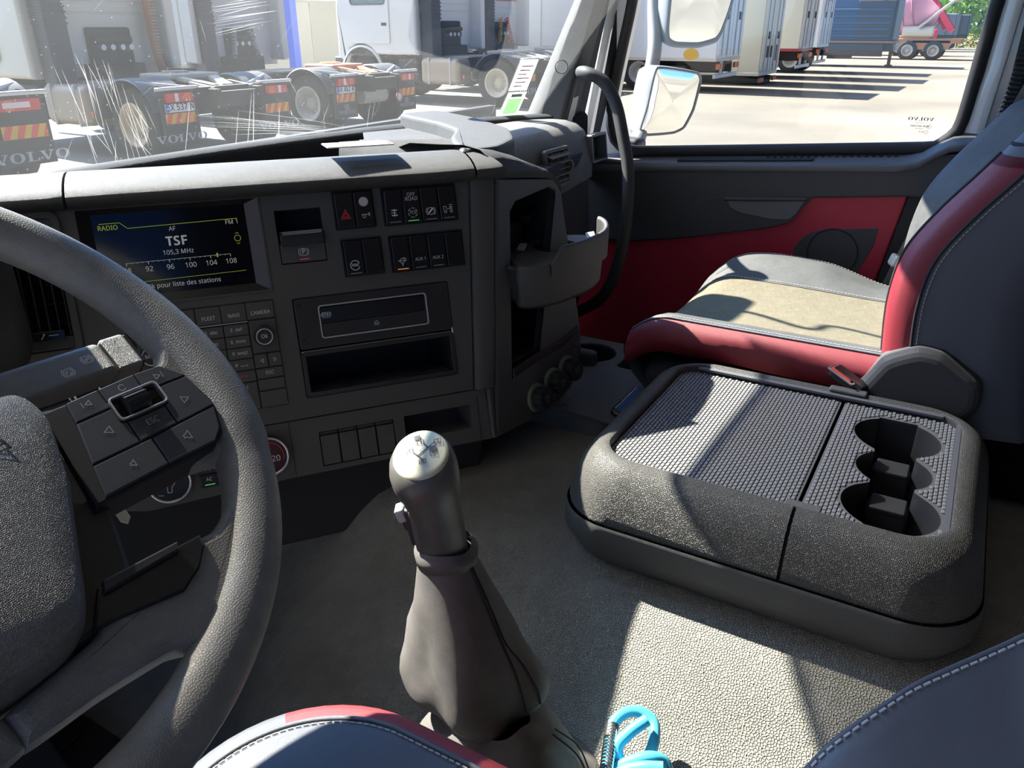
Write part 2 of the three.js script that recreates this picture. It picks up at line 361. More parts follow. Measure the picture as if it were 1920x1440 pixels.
{ // passenger door
  const d = struct('door_1', 'passenger door with black upper trim and dark red lower panel');
  const win = [[-0.705, -0.13], [-0.706, -0.19], [-0.695, -0.225], [-0.665, -0.245], [-0.6, -0.243], [-0.101, -0.203], [-0.065, -0.194], [-0.043, -0.172], [-0.036, -0.14], [-0.026, 0.04], [-0.005, 0.42], [-0.6, 0.42], [-0.672, 0.049]];
  const smooth = (pts) => { const c = new THREE.CatmullRomCurve3(pts.map(([a, b]) => V(a, b, 0)), true, 'catmullrom', 0.25); return c.getPoints(90).map((p) => [p.x, p.y]); };
  const wo = smooth(win);
  const sheet = poly([[-0.86, -1.1], [0.82, -1.1], [0.82, 0.5], [-0.5, 0.5], [-0.86, -0.1]]); sheet.holes.push(new THREE.Path(wo.map(([a, b]) => new THREE.Vector2(a, b))));
  mk('door_skin', side(ext(sheet, 0, 0.04), 1.7), M.white, d);
  mk('window_seal', tube(wo.filter((_, i) => i % 2 === 0).map(([a, b]) => V(1.652, b, a)), 0.0115, 160, 8, true), M.rubber, d);
  const inner = wo.map(([a, b]) => [a, b]);
  mk('seal_lip', tube(inner.filter((_, i) => i % 2 === 0).map(([a, b]) => V(1.664, b + 0.004, a)), 0.008, 160, 6, true), M.black, d);
  // ledge under the window
  const zs = [-0.72, -0.6, -0.45, -0.3, -0.2, -0.12, -0.09, -0.065, -0.045, -0.03, -0.01], led = (z) => -0.2625 + (z + 0.65) * 0.078 + 0.035 * sm(-0.11, -0.035, z);
  const lr = zs.map((z) => [[1.655, led(z) + 0.012, z], [1.645, led(z) + 0.006, z], [1.63, led(z) + 0.003, z], [1.61, led(z) - 0.001, z], [1.6, led(z) - 0.003, z], [1.5955, led(z) - 0.007, z], [1.5955, led(z) - 0.016, z], [1.602, led(z) - 0.018, z]]);
  mk('window_ledge', grid(lr), M.ledge, d);
  mk('ledge_tray', side(ext(rrect(-0.135, -0.009, 0.135, 0.009, 0.008), 0, 0.003).rotateX(-Math.PI / 2 + 0.1), 0).rotateX(0.078 * -1).translate(1.622, -0.2428, -0.405), M.deep, d);
  const slot = clean(new THREE.BoxGeometry(0.006, 0.0024, 0.0058));
  for (let i = 0; i < 19; i++) { const m = new THREE.Mesh(slot, M.deep), z = lerp(-0.36, -0.13, i / 18); m.name = 'vent_slot'; m.position.set(1.6385, led(z) + 0.0045, z); m.rotation.z = 0.2; d.add(m); }
  mk('upper_trim', side(ext([[-0.78, -0.255], [-0.63, -0.262], [-0.11, -0.224], [-0.07, -0.205], [-0.03, -0.2], [-0.03, -0.28], [-0.098, -0.281], [-0.258, -0.299], [-0.271, -0.306], [-0.289, -0.345], [-0.3, -0.353], [-0.327, -0.364], [-0.529, -0.413], [-0.626, -0.43], [-0.78, -0.44]], 0, 0.022, 0.004), 1.621), M.doorBlack, d);
  mk('lower_trim', side(ext([[-0.8, -0.42], [-0.53, -0.4], [-0.3, -0.34], [-0.25, -0.28], [-0.095, -0.27], [-0.13, -0.5], [-0.2, -0.93], [-0.8, -0.93]], 0, 0.012, 0.003), 1.618), M.redTrim, d);
  mk('rear_trim', side(ext([[-0.094, -0.27], [-0.03, -0.26], [0.1, -0.3], [0.1, -0.93], [-0.2, -0.93], [-0.128, -0.5]], 0, 0.01, 0.002), 1.618), M.trimDark, d);
  mk('pull_recess', side(ext(poly([[-0.423, -0.3165], [-0.27, -0.3025], [-0.282, -0.328], [-0.296, -0.344], [-0.33, -0.347], [-0.39, -0.341], [-0.412, -0.333]]), 0, 0.003, 0.001), 1.5985), M.ledge, d);
  mk('pull_lip', tube([V(1.597, -0.3165, -0.426), V(1.594, -0.309, -0.35), V(1.597, -0.3015, -0.268)], 0.004, 20, 8), M.doorBlack, d);
  mk('arm_bulge', side(ext(smooth([[-0.515, -0.37], [-0.495, -0.33], [-0.43, -0.312], [-0.268, -0.299], [-0.275, -0.32], [-0.29, -0.346], [-0.33, -0.363], [-0.5, -0.403]]), 0, 0.003, 0.001), 1.6008), M.doorBlack, d);
  const sp = [[-0.282, -0.406], [-0.275, -0.388], [-0.262, -0.373], [-0.245, -0.362], [-0.225, -0.357], [-0.134, -0.343], [-0.136, -0.377], [-0.159, -0.441], [-0.166, -0.452], [-0.272, -0.438]];
  mk('speaker_panel', side(ext(sp, 0, 0.0035, 0.001), 1.609), M.doorBlack, d);
  mk('speaker_grille', [side(tr(new THREE.TorusGeometry(0.046, 0.0015, 6, 40), -0.208, -0.4, 0.0036), 1.609), side(tr(new THREE.CircleGeometry(0.046, 40), -0.208, -0.4, 0.0034), 1.609)], M.deep, d);
  const w2 = struct('window_2', 'clear glass pane of the passenger door');
  mk('pane', side(new THREE.ShapeGeometry(poly(wo)), 1.666), M.glass, w2);
  // the mirrored approval stamp etched in the lower rear corner, read from outside
  const st = [txt('VOLVO', 0.0042, 0, 0.012, 0, 'serif', 0.5, 1.5), txt('43R-001583', 0.0022, 0, 0.0, 0, 'bold', 0.5, 1.4), txt('LAMINATED', 0.0016, 0, 0.006, 0), txt('TEMPERED', 0.0016, 0.0, -0.0045, 0), txt('M-14', 0.0018, -0.004, -0.0095, 0, 'bold'), ring2(-0.0155, 0, 0.0036, 0.0005), txt('I', 0.003, -0.0155, 0), ring2(-0.0125, -0.0095, 0.0032, 0.0005), txt('CCC', 0.0015, -0.0125, -0.0095)];
  const stamp = join(st).rotateY(Math.PI / 2).translate(1.6645, -0.165, -0.104);
  mk('glass_stamp', stamp, M.black, w2);
  const b = struct('trim_3', 'white painted pillar strip behind the passenger window');
  const bp = (z, y, X = 1.66) => V(X, y, z);
  const lf = [[-0.03, -0.25], [-0.034, -0.186], [-0.019, -0.066], [-0.011, 0.04], [0.01, 0.5]], rt = [[0.004, -0.25], [-0.002, -0.171], [0.006, -0.058], [0.012, 0.04], [0.035, 0.5]];
  mk('painted_strip', grid(lf.map(([z, y], i) => [bp(z, y, 1.665), bp(z, y, 1.65), bp(rt[i][0], rt[i][1], 1.645), bp(rt[i][0] + 0.002, rt[i][1], 1.66)])), M.white, b);
  const b2 = struct('trim_4', 'ribbed black seal and dark lining behind the white pillar strip');
  mk('pillar_lining', box(0.03, 1.6, 0.5, 1.655, -0.25, 0.27), M.trimDark, b2);
  for (let i = 0; i < 34; i++) mk('seal_rib', rbox(0.012, 0.0052, 0.02, 0.002, 1.638, -0.19 + i * 0.0075, 0.018 + 0.024 * (i / 33)), M.rubber, b2);
}
// ---------------------------------------------------------------- dashboard
const soft = (pts, n = 60, ten = 0.35) => new THREE.CatmullRomCurve3(pts.map(([a, b]) => V(a, b, 0)), true, 'catmullrom', ten).getPoints(n).map((p) => [p.x, p.y]);
const basis = (x, y, z, o) => new THREE.Matrix4().makeBasis(x, y, z).setPosition(o);
const PU = V(0.79335334, 0, 0.60876143), PV = V(0.17085907, 0.95980529, -0.22266787), PN = V(-0.58429244, 0.28066671, 0.76146473), PO = V(0.62495, -0.28714, -0.65522);
const PM = basis(PU, PV, PN, PO);
const pan = (g) => { g = join(g); g.applyMatrix4(PM); return g; };          // panel frame (right, up, out) to cab
const PP = (u, v, n = 0) => V(u, v, n).applyMatrix4(PM);
const DB = V(0.60876143, 0, -0.79335334);                                    // horizontally into the dashboard
const dash = thing('dashboard', 'wrap-around black and grey dashboard with screen, switches and climate controls', 'dashboard');
{
  const m = 0.001, face = poly([[-0.36, -0.1415], [0.2065, -0.1415], [0.2315, 0.119], [-0.211, 0.119], [-0.36, 0.119]].map(([a, b]) => [a, b]));
  face.holes.push(rrect(-0.206, 0.013, -0.0215, 0.121 - 0.004, 0.002), rrect(-0.0055, 0.0395, 0.0465, 0.1005, 0.001), rrect(-0.0005, -0.118, 0.1885, -0.001, 0.003), rrect(-0.292, -0.02, -0.226, 0.1, 0.01));
  mk('centre_panel', pan(ext(face, -0.006, 0, 0.0006, 1)), M.panel, dash);
  const low = poly([[-0.215, -0.2105], [-0.19, -0.216], [-0.03, -0.2105], [0.224, -0.2095], [0.2215, -0.1425], [-0.36, -0.1425], [-0.36, -0.2]]);
  low.holes.push(rrect(0.112, -0.1905, 0.1995, -0.1605, 0.001), rrect(0.007, -0.2035, 0.0985, -0.1615, 0.001));
  mk('lower_panel', pan(ext(low, -0.008, -0.0008, 0.0005, 1)), M.panel, dash);
  mk('lower_seam', pan([box(0.0008, 0.066, 0.0006, -0.026, -0.176, -0.0006)]), M.deep, dash);
  mk('lower_seam', pan([box(0.0008, 0.06, 0.0006, 0.2095, -0.18, -0.0006)]), M.deep, dash);
  mk('kick_panel', pan(ext([[-0.36, -0.3], [0.2, -0.3], [0.224, -0.21], [-0.19, -0.217], [-0.36, -0.21]], -0.06, -0.03, 0.004)), M.deep, dash);
  mk('backing', pan(box(0.62, 0.3, 0.004, -0.05, -0.06, -0.13)), M.deep, dash);
  // rounded column at the right end of the panel
  const colRow = (v, u0, u1) => [[u0, v, -0.02], [u0 + 0.0006, v, 0.0], [u0 + 0.003, v, 0.0035], [lerp(u0, u1, 0.4), v, 0.0045], [u1 - 0.006, v, 0.003], [u1 - 0.001, v, -0.003], [u1, v, -0.02]];
  mk('end_column', pan([grid([0.124, 0.1, 0, -0.1, -0.125, -0.1425].map((v) => colRow(v, lerp(0.2072, 0.2322, (v + 0.1415) / 0.2605), lerp(0.238, 0.2685, (v + 0.1425) / 0.2665))))]), M.panel, dash);
  mk('end_column_foot', pan(grid([-0.1435, -0.18, -0.2085].map((v) => colRow(v, 0.222, 0.236 + (v + 0.19) * 0.05).map(([a, b, c]) => [a, b, c - 0.003])))), M.panel, dash);
  // soft top pad in two lengths with a joint between them
  const prof = [[0.004, -0.004], [-0.004, -0.001], [-0.0115, 0.004], [-0.0138, 0.009], [-0.0118, 0.0135], [-0.005, 0.0185], [0.006, 0.0235], [0.022, 0.0275], [0.042, 0.0293], [0.062, 0.0282], [0.078, 0.024], [0.084, 0.015], [0.086, -0.02]];
  const padRow = (u, k = 1) => prof.map(([b, y]) => { const p = PP(u, 0.1195); return V(p.x + DB.x * b * k, p.y + y * k, p.z + DB.z * b * k); });
  const pad = (u0, u1) => grid(Array.from({ length: 13 }, (_, i) => padRow(lerp(u0, u1, i / 12))));
  const endCap = (u) => grid([padRow(u), padRow(u).map((p) => padRow(u)[0].clone().lerp(padRow(u)[7], 0.5))]);
  mk('top_pad', [pad(-0.21, 0.236), endCap(-0.21)], M.softPad, dash);
  mk('top_pad', [pad(-0.37, -0.2125), endCap(-0.2125)], M.softPad, dash);
  // corner over the column: sweeps from the pad into the pod and the passenger wing
  const turn = [];
  for (let i = 0; i <= 16; i++) {
    const k = i / 16, p = PP(lerp(0.2385, 0.27, k), 0.1195), a = k * R(52), bx = DB.x * Math.cos(a) - DB.z * Math.sin(a) * -0 , dir = V(lerp(DB.x, 0.12, k), 0, lerp(DB.z, -0.99, k)).normalize();
    turn.push(prof.map(([b, y]) => V(p.x + dir.x * b, p.y + y, p.z + dir.z * b)));
  }
  mk('pad_corner', grid(turn), M.softPad, dash);
}
{ // top deck: storage trough, lip along the windscreen
  const lip = [], lip2 = [];
  for (let j = 0; j <= 40; j++) {
    const t = j / 40, p = wsPoint(t, -0.178), c = V(0.69, 0, 0.4), d = V(c.x - p.x, 0, c.z - p.z).normalize();
    const q = (o, y) => V(p.x + d.x * o, y, p.z + d.z * o);
    lip.push([q(-0.02, -0.2), q(-0.008, -0.164), q(0.008, -0.158), q(0.022, -0.158), q(0.03, -0.161), q(0.0345, -0.166), q(0.036, -0.182), q(0.037, -0.24)]);
  }
  mk('windscreen_lip', grid(lip), M.rubber.clone(), dash).material = std([0.018, 0.018, 0.019], 0.8, { bumpMap: grainB, bumpScale: 0.0009 });
  // trough floor between lip and pad
  mk('deck', ext(poly([[0.41, 0.965], [0.883, 0.605], [1.0, 0.6], [1.56, 0.68], [1.53, 0.74], [1.4, 0.815], [1.2, 0.9], [0.98, 0.945], [0.69, 0.975]]), 0, 0.02).rotateX(-Math.PI / 2).translate(0, -0.24, 0), M.deep, dash);
  mk('instrument_hood', [rbox(0.57, 0.22, 0.09, 0.04, 0.075, -0.14, -0.765), rbox(0.66, 0.16, 0.16, 0.03, 0.06, -0.23, -0.83), rbox(0.6, 0.35, 0.1, 0.03, 0.03, -0.42, -0.88)], M.softPad, dash);
  // raised moulding on the right of the trough, a sloping divider and a ribbed tray behind it
  const mould = soft([[0.85, 0.562], [0.9, 0.54], [0.98, 0.562], [1.08, 0.63], [1.18, 0.75], [1.25, 0.88], [1.17, 0.905], [1.09, 0.77], [1.03, 0.695], [0.945, 0.645], [0.885, 0.595]], 90, 0.25);
  mk('tray_moulding', ext(mould, 0, 0.05, 0.006, 3).rotateX(-Math.PI / 2).translate(0, -0.19, 0), M.softPad, dash);
  const dv = [[0.835, 0.752], [0.862, 0.735], [0.9, 0.69], [0.93, 0.652], [0.937, 0.632]];
  mk('tray_divider', grid([dv.map(([a, b]) => [a + 0.008, -0.19, -b - 0.01]), dv.map(([a, b]) => [a + 0.006, -0.1435, -b - 0.006]), dv.map(([a, b]) => [a, -0.1415, -b]), dv.map(([a, b]) => [a - 0.003, -0.143, -b + 0.003]), dv.map(([a, b]) => [a - 0.038, -0.166, -b + 0.03]), dv.map(([a, b]) => [a - 0.042, -0.19, -b + 0.034])]), M.softPad, dash);
  const tf = poly([[0.9, 0.76], [0.955, 0.655], [1.03, 0.69], [1.1, 0.77], [1.15, 0.87], [1.06, 0.9]]);
  mk('tray_floor', ext(tf, 0, 0.004).rotateX(-Math.PI / 2).translate(0, -0.165, 0), M.softPad, dash);
  const rib = clean(rbox(0.0022, 0.003, 0.1, 0.001));
  for (let i = 0; i < 22; i++) { const r = new THREE.Mesh(rib, M.softPad), k = i / 21; r.name = 'tray_rib'; r.castShadow = true; r.position.set(lerp(0.95, 1.06, k), -0.1595, -lerp(0.79, 0.76, k)); r.rotation.y = -0.45; r.scale.z = 0.9 - 0.2 * k; dash.add(r); }
}
{ // passenger pod with storage opening
  const n = V(-0.1467, 0.1902, 0.9707).normalize(), u = V(0.98878, 0, 0.14939), v = n.clone().cross(u), D = basis(u, v, n, V(0.7767, -0.4676, -0.4725));
  const pod = (g) => { g = join(g); g.applyMatrix4(D); return g; };
  const out = [[-0.004, -0.022], [0.075, -0.026], [0.14, -0.021], [0.17, -0.012], [0.195, 0.012], [0.208, 0.04], [0.211, 0.07], [0.2095, 0.16], [0.207, 0.262], [0.2, 0.276], [0.19, 0.284], [0.075, 0.299]];
  const face = poly(out);
  const op = [[0.046, 0.043], [0.1, 0.05], [0.16, 0.052], [0.203, 0.062], [0.2045, 0.16], [0.201, 0.25], [0.193, 0.268], [0.18, 0.274], [0.105, 0.266], [0.092, 0.255], [0.078, 0.19]];
  face.holes.push(new THREE.Path(op.map(([a, b]) => new THREE.Vector2(a, b))));
  mk('pod_face', pod(ext(face, -0.012, 0, 0.0035)), M.panel, dash);
  const shrink = (k, z) => op.map(([a, b]) => [0.14 + (a - 0.14) * k, 0.155 + (b - 0.155) * k, z]);
  mk('pod_cavity', pod(grid([shrink(1.0, -0.003), shrink(0.99, -0.05), shrink(0.98, -0.1), shrink(0.02, -0.1)], true)), M.deep, dash);
  mk('cavity_lip', pod(ext([[0.047, 0.044], [0.1, 0.0505], [0.16, 0.0525], [0.203, 0.063], [0.2025, 0.073], [0.16, 0.0635], [0.1, 0.0615], [0.049, 0.056]], -0.006, 0.002, 0.0012)), M.black, dash);
  const pad = clean(rbox(0.0035, 0.0018, 0.0035, 0.0006)), pads = [];
  for (let i = 0; i < 26; i++) for (let j = 0; j < 14; j++) pads.push(pad.clone().translate(0.058 + i * 0.0056, 0.062 + 0.0002 * i, -0.012 - j * 0.0058));
  const pm = mk('cavity_liner', pod([...pads, box(0.15, 0.001, 0.085, 0.126, 0.062, -0.05)]), M.black, dash); pm.userData.kind = 'stuff';
  // side wall of the pod towards the passenger
  mk('pod_side', pod(grid(out.slice(2, 12).map(([a, b]) => [[a, b, -0.004], [a + 0.003, b, -0.01], [a + 0.004, b - 0.002, -0.04], [a - 0.01, b - 0.004, -0.22]]))), M.panel, dash);
  mk('pod_underside', pod(grid(out.slice(0, 4).map(([a, b]) => [[a, b, -0.004], [a, b - 0.004, -0.03], [a, b - 0.01, -0.2]]))), M.deep, dash);
  // domed top that runs from the column over the pod
  const top = [], tr0 = [[0.071, 0.299], [0.1, 0.297], [0.13, 0.2935], [0.16, 0.2895], [0.185, 0.285], [0.2, 0.276], [0.2085, 0.262]];
  for (const [a, b] of tr0) { const h = 0.05 * Math.sin(clamp((0.214 - a) / 0.15) * Math.PI / 2); top.push([[a, b, -0.0035], [a, b + 0.008, 0.0], [a, b + 0.02 * (h / 0.05) + 0.006, -0.004], [a, b + 0.034 * (h / 0.05) + 0.004, -0.018], [a, b + 0.045 * (h / 0.05) + 0.002, -0.045], [a, b + 0.052 * (h / 0.05), -0.085], [a, b + 0.06 * (h / 0.05), -0.14], [a, b + 0.05 * (h / 0.05), -0.22]]); }
  mk('pod_top', pod(grid(top)), M.softPad, dash);
  // three rotary plugs with pale green collars and a round blank
  const collar = std([0.16, 0.19, 0.12], 0.5);
  for (const [a, b] of [[0.088, 0.002], [0.128, 0.011], [0.164, 0.018]]) {
    const k = mk('rotary_knob', pod([tr(cyl(0.0145, 0.0155, 0.016, 28), a, b, 0.011, Math.PI / 2), ...Array.from({ length: 14 }, (_, i) => tr(rbox(0.002, 0.014, 0.0025, 0.0008), 0, 0, 0, Math.PI / 2).translate(0, 0.0152, 0.011).rotateZ(i / 14 * 2 * Math.PI).translate(a, b, 0))]), M.black, dash);
    mk('collar', pod(tr(cyl(0.0195, 0.0205, 0.006, 28), a, b, 0.001, Math.PI / 2)), collar, k);
    mk('icon', pod([...stroke([[a - 0.005, b + 0.004], [a - 0.002, b + 0.001], [a - 0.004, b - 0.002]], 0.0008, 0.0193), ...stroke([[a + 0.001, b + 0.004], [a + 0.004, b + 0.004], [a + 0.004, b], [a + 0.001, b]], 0.0008, 0.0193, true), ...stroke([[a - 0.003, b - 0.004], [a + 0.004, b - 0.004]], 0.0008, 0.0193)]), M.printDim, k);
  }
  mk('round_blank', pod(tr(new THREE.TorusGeometry(0.011, 0.0007, 6, 30), 0.19, 0.034, 0.0002)), M.deep, dash);
}
{ // passenger wing of the dashboard
  const W = []; // section from the windscreen lip down to the knee
  for (let i = 0; i <= 20; i++) {
    const x = lerp(0.98, 1.565, i / 20), k = sm(1.44, 1.565, x), zf = -0.665 + 0.03 * sm(1.2, 0.98, x) - 0.07 * k, top = -0.165 - 0.004 * k;
    W.push([[x, -0.172, -0.84 + 0.05 * k], [x, top, -0.78], [x, top - 0.002, zf - 0.05], [x, top - 0.008, zf - 0.025], [x, top - 0.02, zf - 0.008], [x, top - 0.035, zf], [x, -0.25 + (x - 1.35) * 0.09, zf + 0.012], [x, -0.278 + (x - 1.35) * 0.09, zf + 0.012]]);
  }
  mk('wing_cover', grid(W), M.ledge.clone(), dash).material = M.wing = std([0.15, 0.15, 0.15], 0.62, { bumpMap: fineA, bumpScale: 0.0002, map: dustB });
  mk('wing_end', grid([W[20], W[20].map((p) => [p[0] + 0.012, p[1] - 0.01, p[2] - 0.06])]), M.wing, dash);
  const L = [];
  for (let i = 0; i <= 16; i++) { const x = lerp(0.98, 1.56, i / 16), y0 = -0.279 + (x - 1.35) * 0.09, k = sm(1.44, 1.56, x); L.push([[x, y0 + 0.002, -0.654 - 0.07 * k], [x, y0 - 0.006, -0.662 - 0.07 * k], [x, -0.45, -0.65 - 0.07 * k], [x, -0.56, -0.68 - 0.06 * k], [x, -0.8, -0.8]]); }
  mk('glovebox_front', grid(L), M.doorBlack, dash);
  // air vent with slats and, further right, an empty square socket
  const wf = (g) => tr(join(g), 0, 0, 0, -0.14).translate(0, 0, 0);
  const vent = mk('air_vent', frame(-0.045, -0.034, 0.045, 0.034, 0.006, 0.006, -0.004, 0.004, 0.001).rotateX(-0.12).translate(1.287, -0.23, -0.65), M.wing, dash);
  mk('vent_throat', ext(rrect(-0.04, -0.029, 0.04, 0.029, 0.004), -0.002, 0.0).rotateX(-0.12).translate(1.287, -0.23, -0.652), M.deep, vent);
  for (let i = 0; i < 5; i++) mk('slat', rbox(0.078, 0.003, 0.014, 0.001).rotateX(0.3).translate(1.287, -0.252 + i * 0.011, -0.647), M.wing, vent);
  for (let i = 0; i < 3; i++) mk('slat', rbox(0.003, 0.056, 0.008, 0.001).translate(1.262 + i * 0.025, -0.23, -0.651), M.wing, vent);
  mk('vent_wheel', tr(cyl(0.012, 0.012, 0.006, 20), 1.325, -0.23, -0.648, 0, 0, Math.PI / 2), M.wing, vent);
  const sock = mk('switch_socket', [frame(-0.035, -0.027, 0.035, 0.027, 0.004, 0.005, -0.016, 0.006, 0.001).rotateX(-0.12).translate(1.478, -0.218, -0.658)], M.ledge, dash);
  mk('socket_hole', ext(rrect(-0.031, -0.023, 0.031, 0.023, 0.002), 0, 0.001).rotateX(-0.12).translate(1.478, -0.218, -0.673), M.deep, sock);
}
{ // colour display
  const bez = [];
  const rect = (x0, y0, x1, y1, z) => [[x0, y0, z], [x1, y0, z], [x1, y1, z], [x0, y1, z]];
  const quadFrame = (a, b) => { const g = grid([a, b], true).toNonIndexed(); g.computeVertexNormals(); return g; };
  const disp = mk('display', pan([quadFrame(rect(-0.206, 0.013, -0.0215, 0.117, -0.0005), rect(-0.1925, 0.0225, -0.0365, 0.1115, -0.007))]), M.gloss, dash);
  mk('display_bezel', pan([frame(-0.2075, 0.0115, -0.02, 0.1185, 0.003, 0.002, -0.001, 0.0012, 0.0004)]), M.panel, disp);
  mk('screen', pan(box(0.158, 0.091, 0.001, -0.1145, 0.067, -0.0076)), std([0.006, 0.006, 0.009], 0.12), disp);
  const z = -0.0068, dim = glow(0.62, 0.62, 0.6, 0.26), lime = glow(0.5, 0.62, 0.05, 0.3);
  const white = [txt('TSF', 0.0075, -0.1125, 0.0765, z, 'bold'), txt('105,3 MHz', 0.0036, -0.1125, 0.0652, z), txt('AF', 0.0034, -0.115, 0.0905, z), txt('FM 1', 0.0036, -0.0525, 0.0925, z), txt('Ok pour liste des stations', 0.0036, -0.112, 0.0305, z)];
  for (const [n, x] of [['88', -0.1665], ['92', -0.1447], ['96', -0.1232], ['100', -0.102], ['104', -0.0803], ['108', -0.0592]]) white.push(txt(n, 0.004, x, 0.0495, z), box(0.0006, 0.003, 0.0001, x, 0.0565, z));
  for (let i = 0; i <= 20; i++) white.push(box(0.0004, 0.0012, 0.0001, -0.1665 + i * 0.005365, 0.0574, z));
  white.push(box(0.1073, 0.0004, 0.0001, -0.1129, 0.058, z));
  mk('readout', pan(white), dim, disp);
  mk('readout_green', pan([txt('RADIO', 0.0036, -0.178, 0.0965, z), ...stroke([[-0.186, 0.1015], [-0.166, 0.1015], [-0.159, 0.095], [-0.046, 0.0965]], 0.0005, z), ...stroke([[-0.185, 0.0365], [-0.045, 0.038]], 0.0004, z), box(0.0016, 0.0046, 0.0001, -0.073, 0.058, z), ring2(-0.0487, 0.0745, 0.0033, 0.0005, z), ...stroke([[-0.0505, 0.0795], [-0.0487, 0.081], [-0.0469, 0.0795]], 0.0004, z), ...stroke([[-0.0505, 0.0695], [-0.0487, 0.068], [-0.0469, 0.0695]], 0.0004, z)]), lime, disp);
}
{ // rocker switches: one part per switch
  const bank = (x0, y0, n, w = 0.0225, h = 0.0415) => mk('switch_bezel', pan([frame(x0 - 0.002, y0 - h - 0.001, x0 + n * w + 0.002, y0 + 0.002, 0.002, 0.002, -0.001, 0.0016, 0.0004), box(n * w + 0.002, h + 0.002, 0.001, x0 + n * w / 2, y0 - h / 2, 0.0003)]), M.gloss, dash);
  const rocker = (x0, y0, i, name, icon, opt = {}) => {
    const w = 0.0225, h = 0.0415, x = x0 + w * (i + 0.5), y = y0 - h / 2;
    const s = mk(name, pan([tr(rbox(w - 0.0012, h - 0.0014, 0.006, 0.0012), x, y, 0.0028, opt.tilt ?? -0.03)]), M.gloss, dash);
    if (!opt.plain) mk('indicator_bar', pan(box(0.0135, 0.0007, 0.0003, x, y - 0.0178, 0.0063)), opt.lit ?? M.printDim, s);
    if (icon) mk('icon', pan(icon(x, y)), opt.mat ?? M.print, s);
    return s;
  };
  const Z = 0.0064, w = 0.0006;
  bank(0.0625, 0.115, 2);
  rocker(0.0625, 0.115, 0, 'hazard_switch', (x, y) => [...stroke([[x - 0.0052, y - 0.0095], [x + 0.0052, y - 0.0095], [x, y + 0.0005]], 0.0008, Z, true), ...stroke([[x - 0.0028, y - 0.0078], [x + 0.0028, y - 0.0078], [x, y - 0.0028]], 0.0007, Z, true)], { plain: true, mat: M.printRed });
  const horn = rocker(0.0625, 0.115, 1, 'horn_switch', (x, y) => [...stroke([[x - 0.004, y - 0.0065], [x + 0.0035, y - 0.0065], [x + 0.0055, y - 0.0045], [x + 0.0055, y - 0.0085], [x + 0.0035, y - 0.0065]], w, Z), ring2(x - 0.001, y - 0.0085, 0.0018, w, Z)], { plain: true });
  mk('push_button', pan([tr(cyl(0.0052, 0.0056, 0.004, 24), 0.0963, 0.1025, 0.0065, Math.PI / 2)]), std([0.5, 0.47, 0.44], 0.35), horn);
  bank(0.1205, 0.1145, 4);
  rocker(0.1205, 0.1145, 0, 'axle_lock_switch', (x, y) => [...stroke([[x, y - 0.003], [x, y - 0.011]], 0.001, Z), ...stroke([[x - 0.003, y - 0.004], [x + 0.003, y - 0.004]], 0.0012, Z), ...stroke([[x - 0.003, y - 0.01], [x + 0.003, y - 0.01]], 0.0012, Z), ...stroke([[x - 0.004, y - 0.007], [x + 0.002, y - 0.007]], w, Z)], { tilt: 0.16 });
  rocker(0.1205, 0.1145, 1, 'off_road_switch', (x, y) => [txt('OFF', 0.0032, x, y + 0.0125, Z), txt('ROAD', 0.0032, x, y + 0.0075, Z), txt('TCS', 0.0026, x, y - 0.0085, Z), ...[0, 60, 120, 180, 240, 300].map((a) => ring2(x, y - 0.0085, 0.0054, w, Z, a, a + 42))], { lit: glow(0.1, 0.75, 0.15, 0.5) });
  rocker(0.1205, 0.1145, 2, 'hill_hold_switch', (x, y) => [ring2(x, y - 0.0085, 0.0042, w, Z), ring2(x, y - 0.0085, 0.0058, w, Z, -50, 50), ring2(x, y - 0.0085, 0.0058, w, Z, 130, 230), ...stroke([[x - 0.002, y - 0.01], [x + 0.002, y - 0.006]], 0.0018, Z)]);
  rocker(0.1205, 0.1145, 3, 'load_transfer_switch', (x, y) => [...stroke([[x - 0.006, y - 0.0085], [x - 0.006, y - 0.0045], [x - 0.003, y - 0.0045], [x - 0.002, y - 0.0075], [x + 0.005, y - 0.0075]], w, Z), ring2(x - 0.004, y - 0.0105, 0.0015, w, Z), ring2(x + 0.0035, y - 0.0105, 0.0015, w, Z), ...stroke([[x + 0.001, y - 0.003], [x + 0.005, y - 0.003], [x + 0.0042, y - 0.002]], w, Z), ...stroke([[x + 0.002, y - 0.0055], [x + 0.0045, y - 0.0055]], 0.0012, Z)]);
  bank(0.0655, 0.0595, 2);
  rocker(0.0655, 0.0595, 0, 'suspension_switch', (x, y) => [ring2(x, y - 0.0085, 0.0055, 0.0008, Z, 20, 340), txt('VAS', 0.0024, x, y - 0.0085, Z, 'bold')]);
  rocker(0.0655, 0.0595, 1, 'blank_switch', null, { plain: true });
  bank(0.1225, 0.0585, 4);
  rocker(0.1225, 0.0585, 0, 'beacon_switch', (x, y) => [ring2(x, y - 0.008, 0.0028, w, Z), ...stroke([[x - 0.005, y - 0.008], [x + 0.005, y - 0.008]], 0.0008, Z), ...stroke([[x + 0.002, y - 0.0045], [x + 0.005, y - 0.006]], 0.0008, Z), ...stroke([[x, y - 0.011], [x, y - 0.0135]], 0.0012, Z)], { lit: glow(1.0, 0.3, 0.05, 0.7) });
  rocker(0.1225, 0.0585, 1, 'auxiliary_switch', (x, y) => [txt('AUX 1', 0.0028, x, y - 0.0085, Z)]);
  rocker(0.1225, 0.0585, 2, 'auxiliary_switch', (x, y) => [txt('AUX 2', 0.0028, x, y - 0.0085, Z)]);
  rocker(0.1225, 0.0585, 3, 'blank_switch', null, { plain: true });
